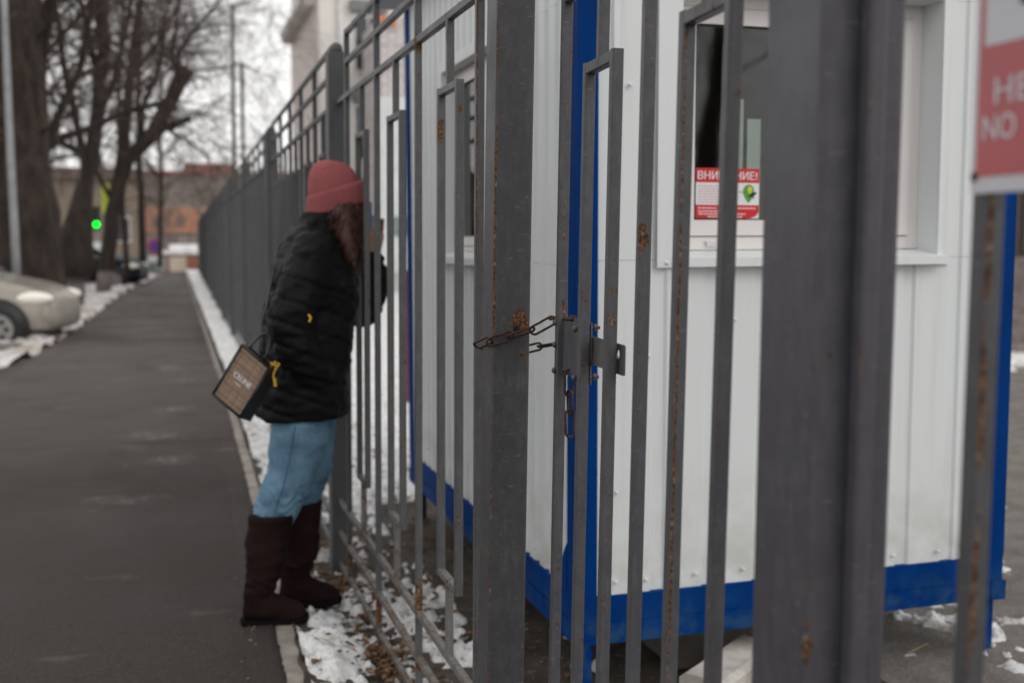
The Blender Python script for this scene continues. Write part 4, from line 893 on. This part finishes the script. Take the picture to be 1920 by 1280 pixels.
# crown hanging in from a tree above the picture
T = Tree(20); Y = 34
p, r = T.limb([(1.9-6.0, 34, -.1), (-4.0, 34, 4), (-3.6, 34, 9), (-3.2, 34, 14)], .3, .15, 8)
for q in ([(-3.7, 34, 8), (-1.5, 34, 10), (.5, 33.6, 10.8), (2.2, 33.4, 10.2)], [(-3.6, 34, 6), (-1.8, 34, 8.2), (0.2, 34, 9.2), (1.6, 34, 8.6)], [(-3.5, 34, 9), (-2.0, 33, 12), (.4, 32, 13.5), (2.2, 32, 13)]):
    a, b = T.limb(q, .09, .03, 6); T.sprout(a, b, 34, 2.2, 2, .26, .05)
T.done('weeping_tree', 'tree whose drooping bare twigs hang over the path against the sky', (-4.1, 34, 0), group='street trees left of the path')
# trees across the road that the booth window mirrors
for k, (x, Y) in enumerate(((12.5, -19.), (9.5, -24.))):
    T = Tree(60+k); p, rr = T.limb([(x, Y, -.2), (x+.2, Y, 3), (x+.6, Y, 6), (x+.4, Y, 10)], .35, .15, 9); T.sprout(p, rr, 22, 2.8, 2, .1, .4, .2)
    T.done('mirrored_tree', ('bare tree across the road mirrored in the booth front window', 'second bare tree across the road mirrored faintly in the booth front window')[k], (x, Y, 0))
# hazy grove in front of the brick building
for k, (x, Y, h) in enumerate(((-3.2, 62, 6.5), (-.5, 66, 6.0), (1.6, 63, 5.6), (3.6, 68, 6.2), (-6.5, 64, 7), (5.6, 66, 5.5), (-10, 60, 8))):
    T = Tree(30+k); p, r = T.limb([(x, Y, -.1), (x+.1, Y, h*.4), (x-.1, Y, h*.85)], .10, .04, 6); T.sprout(p, r, 34, 1.9, 2, .05, .5, .25)
    lab = ('bare young tree before the brick building, over the snowy wall', 'bare young tree before the brick building, over the kiosk', 'bare young tree before the brick building, above the fence end', 'bare young tree behind the fence end', 'bare tree behind the dark parked cars', 'bare tree behind the thin masts', 'bare tree behind the leaning dark tree')[k]
    T.done('young_tree', lab, (x, Y, 0), 'twig_far', 'twig_far', group='young trees before the brick building')
# ------------------------------------------------------------------ cars
def car(name, label, paint, glass, loc, rz, sc=1.0, cut=0):
    t = thing(name, label, 'car', loc, (0, 0, rz)); t.scale = (sc, sc, sc)
    # stations along +x (nose at +x): x, half width, sill z, belt z, roof z (None = hood level)
    L_ = [(-2.15, .70, .38, .86, .90), (-2.05, .80, .25, .92, .97), (-1.6, .85, .22, .95, 1.02), (-1.1, .87, .22, .96, 1.32), (-.5, .88, .22, .96, 1.45), (.2, .88, .22, .95, 1.44), (.75, .88, .22, .94, 1.15), (1.05, .87, .22, .94, 1.02), (1.5, .86, .22, .90, .94), (1.80, .82, .24, .80, .83), (1.95, .74, .26, .68, .72), (2.02, .58, .30, .56, .60)]
    def ring(s):
        x, w_, zs, zb, zr = s; gw = w_*(.72 if zr-zb > .1 else .86)
        return [(x, -w_*.9, zs), (x, -w_, zs+.10), (x, -w_*1.01, (zs+zb)/2), (x, -w_*.97, zb), (x, -gw, zb+(zr-zb)*.85), (x, -gw*.6, zr), (x, 0, zr+.01), (x, gw*.6, zr), (x, gw, zb+(zr-zb)*.85), (x, w_*.97, zb), (x, w_*1.01, (zs+zb)/2), (x, w_, zs+.10), (x, w_*.9, zs)]
    m = MB(); n = 13
    for s in L_: m.v += ring(s)
    m.f = [(i*n+k, (i+1)*n+k, (i+1)*n+(k+1) % n, i*n+(k+1) % n) for i in range(len(L_)-1) for k in range(n)]+[tuple(range(n)), tuple(range((len(L_)-1)*n, len(L_)*n))[::-1]]
    o = m.build('body', paint, t, True); s2 = o.modifiers.new('s', 'SUBSURF'); s2.levels = s2.render_levels = 2
    for sd_ in (-1, 1):
        g = MB()
        for (xa, xb, ta, tb) in ((-1.35, -.50, .30, .41), (-.44, .28, .42, .42), (.34, .88, .40, .08)):
            g.add([(xa, sd_*.875, .965), (xb, sd_*.875, .955), (xb-(.10 if tb < .2 else 0), sd_*(.875-.20*tb/.42), .955+tb), (xa+(.12 if ta < .35 else 0), sd_*(.875-.20*ta/.42), .965+ta)], [(0, 1, 2, 3)])
        g.build('side_window', glass, t)
        MB().ball((1.68, sd_*.74, .72), .30, .12, .10, 14, 8).build('headlight', plain('headlight_glass', (.85, .82, .72), .10, var=.05), t, True)
        MB().ball((1.86, sd_*.62, .36), .12, .10, .045).build('fog_lamp', M['blk'], t, True)
    ws = MB(); ws.add([(1.12, -.66, .965), (1.12, .66, .965), (.42, .56, 1.44), (.42, -.56, 1.44)], [(0, 1, 2, 3)]); ws.build('windscreen', glass, t)
    gr = MB(); gr.box(1.97, 2.01, -.38, .38, .45, .56); gr.build('grille', M['blk'], t)
    ty = plain('tyre', (.02, .02, .02), .9); rim = plain('alloy_rim', (.23, .22, .21), .5)
    for x in (-1.3, 1.28):
        for sd_ in (-1, 1):
            a = MB(); a.tube([(x, sd_*.70, .33), (x, sd_*.885, .33)], .40, 24); a.build('wheel_arch', M['blk'], t, True)
            wl_ = MB(); wl_.tube([(x, sd_*.72, .31), (x, sd_*.86, .31), (x, sd_*.90, .31)], [.31, .31, .275], 28); wh = wl_.build('wheel', ty, t, True)
            rr_ = MB(); rr_.tube([(x, sd_*.895, .31), (x, sd_*.905, .31)], .205, 24); rr_.build('rim', rim, wh)
            ho = MB()
            for k in range(6): b = 2*pi*k/6; ho.tube([(x+.115*cos(b), sd_*.904, .31+.115*sin(b)), (x+.115*cos(b), sd_*.909, .31+.115*sin(b))], .036, 10)
            ho.build('rim_holes', M['blk'], wh)
    return t
cg = plain('car_glass', (.03, .035, .035), .08)
car('parked_car', 'beige saloon car parked with its nose towards the path at the left edge', plain('beige_paint', (.33, .305, .265), .25, .3, .05), cg, (-3.38, 17.55, -.16), radians(-10), 1.0)
car('parked_car', 'dark blue car parked behind the forked tree', plain('dark_blue_paint', (.008, .010, .016), .5), plain('green_glass', (.10, .17, .14), .15), (-2.75, 36.5, -.14), radians(-10), 1.0)
car('parked_car', 'black car parked farther back at the end of the row of trees', plain('black_paint', (.008, .008, .011), .5), cg, (-3.1, 45, -.16), radians(-14), 1.0)
# ------------------------------------------------------------------ street furniture, far
gm_ = plain('galvanised_post', (.26, .27, .28), .5)
t = wthing('lamp_post', 'grey metal lamp post at the left edge in front of the thick trunk', 'lamp post', tuple(at(33, 560, 19)))
MB().tube(W([(35, 600), (28, 440), (18, 250), (10, 60), (4, -120)], 19), [.065, .06, .055, .05, .045], 12).build('pole', gm_, t, True)
tl = wthing('traffic_light', 'traffic light showing green between the tree trunks', 'traffic light', tuple(at(181, 505, 50)))
c_ = at(181, 421, 50); MB().box(c_.x-.16, c_.x+.16, 49.98, 50.2, c_.z-.2, c_.z+.75).build('housing', M['blk'], tl); MB().tube([(c_.x, 50.2, -.1), (c_.x, 50.2, c_.z)], .06, 8).build('pole', gm_, tl)
em_ = bpy.data.materials.new('green_lamp'); em_.use_nodes = True; b_ = em_.node_tree.nodes['Principled BSDF']; b_.inputs['Base Color'].default_value = (0, .3, .02, 1); b_.inputs['Emission Color'].default_value = (.0, 1, .03, 1); b_.inputs['Emission Strength'].default_value = 4.2
MB().tube([(c_.x, 49.93, c_.z), (c_.x, 49.97, c_.z)], .115, 20).build('lens', em_, tl)
ps = wthing('crossing_sign', 'yellow green bordered crossing sign behind the leaning tree', 'road sign', tuple(at(198, 505, 48)))
c_ = at(198, 372, 48); MB().box(c_.x-.14, c_.x+.14, 47.97, 48, c_.z-.6, c_.z+.6).build('plate', plain('lime_sign', (.45, .55, .03), .5), ps); MB().tube([(c_.x, 48.05, -.1), (c_.x, 48.05, c_.z+.6)], .04, 8).build('pole', gm_, ps)
ns = wthing('parking_sign', 'round blue and red no parking sign on a pole at the end of the path', 'road sign', tuple(at(290, 505, 46)))
c_ = at(291, 462, 46); MB().tube([(c_.x, 46, c_.z), (c_.x, 46.03, c_.z)], .30, 24).build('rim', plain('sign_red', (.42, .06, .13), .5), ns); MB().tube([(c_.x, 45.97, c_.z), (c_.x, 45.995, c_.z)], .20, 24).build('disc', plain('sign_blue', (.12, .05, .33), .5), ns); MB().tube([(c_.x, 46.06, -.1), (c_.x, 46.06, c_.z+.35)], .04, 8).build('pole', gm_, ns)
MB().box(c_.x-.28, c_.x+.28, 46, 46.02, c_.z-.62, c_.z-.36).build('plate', M['wht'], ns)
bc = wthing('utility_box', 'grey green metal utility box at the far end of the path', 'box', tuple(at(289, 510, 47))); c_ = at(289, 512, 47)
MB().box(c_.x-.22, c_.x+.22, 47, 47.4, 0, 1.05).build('cabinet', plain('grey_green_cabinet', (.16, .21, .21), .5), bc); MB().box(c_.x-.25, c_.x+.25, 46.97, 47.43, 1.052, 1.10).build('lid', gm_, bc)
kw = wthing('low_wall', 'low brick wall with a cream panel and snow on top closing the path', 'wall', (0, 52, 0))
a_ = at(298, 500, 52).x; b_ = at(372, 500, 52).x; MB().box(a_, b_, 52, 52.35, -.1, .72).build('brickwork', plain('low_brick', (.30, .13, .09), .9, var=.3), kw); m_ = at(318, 500, 52).x; n_ = at(350, 500, 52).x
MB().box(m_, n_, 51.97, 51.995, -.05, .62).build('panel', plain('cream_panel', (.62, .52, .42), .8), kw); MB().box(a_-.1, m_-.1, 51.96, 51.99, -.05, .60).build('panel', plain('grey_panel', (.30, .30, .28), .8), kw)
sn = MB(); sn.box(a_-.15, b_+.1, 51.9, 52.45, .722, .90); sn.box(m_, b_, 52.5, 54, .85, 1.16); sn.build('snow_cap', plain('clean_snow', (.82, .82, .83), .8), kw)
for k, (x, y0, lab) in enumerate(((437, 12, 'tall thin mast rising behind the far fence, the taller of two'), (455, 118, 'shorter thin mast close beside the taller one behind the fence'))):
    Y = (30, 31)[k]; t = wthing('mast', lab, 'mast', tuple(at(x, 560, Y))); top = at(x-2, y0, Y); b0 = at(x+6, 560, Y)
    MB().tube([(b0.x, Y, 0), top], [.055, .042], 8).build('pole', M['blk'] if False else plain('dark_pole', (.06, .055, .055), .8), t)
    if k == 0: MB().tube([top, top+V3((.9, 0, .35)), top+V3((1.8, 0, .30))], .02, 6).build('wire_arm', M['rubber'], t)
# ------------------------------------------------------------------ buildings
def brick_mat(name, a, b, mo, sc=1.0):
    t = MT(name, .9); mp = t.n('Mapping'); mp.inputs['Rotation'].default_value = (pi/2, 0, 0); t.l(t.geo.outputs['Position'], mp.inputs[0]); q = t.n('TexBrick'); t.l(mp.outputs[0], q.inputs[0])
    q.inputs['Color1'].default_value = (*a, 1); q.inputs['Color2'].default_value = (*b, 1); q.inputs['Mortar'].default_value = (*mo, 1); q.inputs['Scale'].default_value = sc; q.inputs['Brick Width'].default_value = .4; q.inputs['Row Height'].default_value = .12; q.inputs['Mortar Size'].default_value = .018
    t.color(q.outputs[0]); return t.m
wb = wthing('white_building', 'long pale three storey building beyond the snowy yard behind the fence', 'building', (4, 31, 0))
pw = plain('pale_render', (.74, .71, .67), .9, var=.05, scale=1.0); pk = plain('pinkish_render', (.74, .66, .63), .9, var=.06)
MB().box(4.0, 17, 31.0, 38, -.1, 9.6).build('wall', pw, wb); MB().box(3.96, 3.998, 31.05, 38, 0, 8.0).build('side_wall', pk, wb)
ro = MB(); ro.add([(3.62, 31.3, 7.95), (3.62, 38.2, 7.95), (10, 38.2, 12), (10, 31.3, 12), (3.62, 31.3, 8.15), (3.62, 38.2, 8.15), (10, 38.2, 12.3), (10, 31.3, 12.3)], [(0, 1, 2, 3), (7, 6, 5, 4), (0, 4, 5, 1), (3, 2, 6, 7), (0, 3, 7, 4), (1, 5, 6, 2)]); ro.build('roof', plain('grey_roof', (.80, .77, .75), .8), wb)
for k in range(12): MB().box(3.66, 3.95, 31.4+k*.57, 31.55+k*.57, 7.75, 7.94).build('bracket', plain('bracket_wood', (.60, .55, .52), .8), wb)
dk = plain('building_glass', (.05, .055, .06), .15); wt = plain('white_trim', (.72, .72, .71), .6)
for row, z in enumerate((1.2, 3.6, 6.0)):
    for x in (4.97, 7.9, 10.4, 12.6, 14.8):
        w0 = .72 if x < 5 else 1.1
        f_ = MB().box(x-.08, x+w0+.08, 30.93, 30.998, z-.08, z+1.48).build('window', wt, wb); MB().box(x, x+w0, 30.90, 30.925, z, z+1.4).build('pane', dk, f_); MB().box(x+w0*.45, x+w0*.5, 30.885, 30.898, z, z+1.4).build('mullion', wt, f_)
        MB().box(x-.15, x+w0+.15, 30.80, 30.99, z+1.55, z+1.85).build('lintel', plain('grey_lintel', (.20, .205, .21), .8), wb)
MB().tube([(4.55, 30.9, 0), (4.55, 30.9, 9)], .07, 8).build('drainpipe', wt, wb)
MB().box(4.0, 17, 30.9, 30.995, -.1, .9).build('plinth', plain('plinth', (.33, .33, .32), .9), wb)
pb = wthing('brick_annex', 'grey white brick block with an orange panel in front of the pale building', 'annex', (6.0, 28, 0))
MB().box(5.12, 9.5, 28.0, 30.7, -.1, 6.9).build('upper_wall', brick_mat('white_brick', (.50, .46, .455), (.36, .32, .31), (.74, .71, .70), 1.0), pb)
MB().box(5.06, 9.6, 27.93, 27.995, 0, 4.9).build('facade', plain('pale_facade', (.66, .69, .68), .8, var=.08, scale=2), pb); MB().box(5.12, 5.50, 27.93, 27.99, 6.66, 6.88).build('orange_panel', plain('orange_panel', (.75, .20, .05), .6), pb)
MB().box(5.3, 9.6, 27.85, 27.92, 1.5, 1.95).build('window', plain('green_grey_glass', (.20, .26, .25), .2), pb)
MB().box(5.0, 9.7, 27.3, 27.9, 0, .55).build('step', plain('annex_step', (.45, .44, .43), .9), pb)
rp = wthing('red_post', 'small red post in the yard just left of the booth far corner', 'post', tuple(at(764, 540, 9))); a_ = at(764, 507, 9); b_ = at(764, 538, 9)
MB().box(a_.x-.02, a_.x+.05, 9, 9.05, -.0, a_.z).build('shaft', plain('dull_red', (.17, .03, .035), .7), rp)
bb_ = wthing('brick_building', 'orange and brown brick building across the end of the street', 'building', (0, 92, 0))
xa, xb = at(262, 400, 92).x, 14; dg_ = plain('dull_frame', (.34, .30, .28), .8); dh_ = plain('dull_pane', (.20, .165, .15), .5)
MB().box(xa, xb, 92, 104, -.2, 6.4).build('wall', plain('brown_grey_wall', (.27, .225, .205), .9, var=.2, scale=.6), bb_)
MB().box(xa-.1, xb, 91.9, 91.99, 1.9, 3.9).build('brick_band', brick_mat('orange_brick', (.52, .20, .11), (.62, .27, .15), (.4, .3, .25), .5), bb_)
MB().box(xa-.2, xb, 91.8, 104.2, 6.41, 6.75).build('parapet', plain('red_parapet', (.28, .10, .085), .8), bb_); MB().box(1.2, 5, 92.5, 98, 6.76, 7.4).build('roof_house', plain('red_roof_house', (.26, .10, .085), .8), bb_)
for k in range(9):
    x = xa+1+k*1.75; f_ = MB().box(x, x+.9, 91.9, 91.985, 4.4, 5.8).build('window', dg_, bb_); MB().box(x+.1, x+.8, 91.86, 91.895, 4.5, 5.7).build('pane', dh_, f_)
    MB().box(x, x+.6, 91.86, 91.895, 2.4, 3.2).build('window', dh_, bb_); MB().box(x+.0, x+.8, 91.86, 91.985, .2, 1.5).build('window', dg_, bb_)
tb = wthing('tan_building', 'long tan rendered building behind the trees and parked cars on the left', 'building', (-30, 78, 0))
tx = at(266, 400, 78).x; MB().box(-60, tx, 78, 90, -.2, 5.3).build('wall', plain('tan_render', (.25, .195, .15), .9, var=.1, scale=.3), tb); MB().box(-60.2, tx+.2, 77.6, 90.2, 5.31, 6.0).build('roof', plain('brown_roof', (.15, .11, .09), .9), tb)
for k in range(16):
    x = tx-1.9-k*2.6; f_ = MB().box(x, x+1.2, 77.93, 77.99, 1.2, 2.9).build('window', wt, tb); MB().box(x+.1, x+1.1, 77.9, 77.925, 1.3, 2.8).build('pane', dk, f_)
# entrance steps at the right edge, behind the booth
es = wthing('entrance_steps', 'stone entrance steps of a dark building at the far right edge', 'steps', (9.5, 11.0, 0))
for k in range(8): MB().box(8.6, 13.5, 10.6+k*.30, 13.2, k*.14, k*.14+.139).build('step', concrete('step_stone', (.20, .165, .15)) if k == 0 else bpy.data.materials['step_stone'], es)
db = wthing('dark_building', 'dark brown building wall behind the entrance steps at the right edge', 'building', (9.5, 13.3, 0))
MB().box(8.5, 20, 13.25, 15, -.1, 6).build('wall', plain('dark_wall', (.075, .06, .055), .9), db)
for k in range(10): MB().box(9+k*.9, 9.08+k*.9, 13.20, 13.245, 1.2, 6).build('pilaster', plain('dark_trim', (.11, .09, .08), .8) if k == 0 else bpy.data.materials['dark_trim'], db)
sb_ = MB(); sb_.rings([((8.4, 10.2, -.02), (1.6, 0, 0), (0, .35, 0)), ((8.4, 10.2, .09), (1.3, 0, 0), (0, .22, 0))]); tag(sb_.build('snow', M['snow'], smooth=True), 'strip of snow lying before the entrance steps', kind='stuff')
for nm in ('dark_blue_paint', 'black_paint'): bpy.data.materials[nm].node_tree.nodes['Principled BSDF'].inputs['Specular IOR Level'].default_value = .15
for o in list(bpy.data.objects):
    if 'wco' in o: del o['wco']
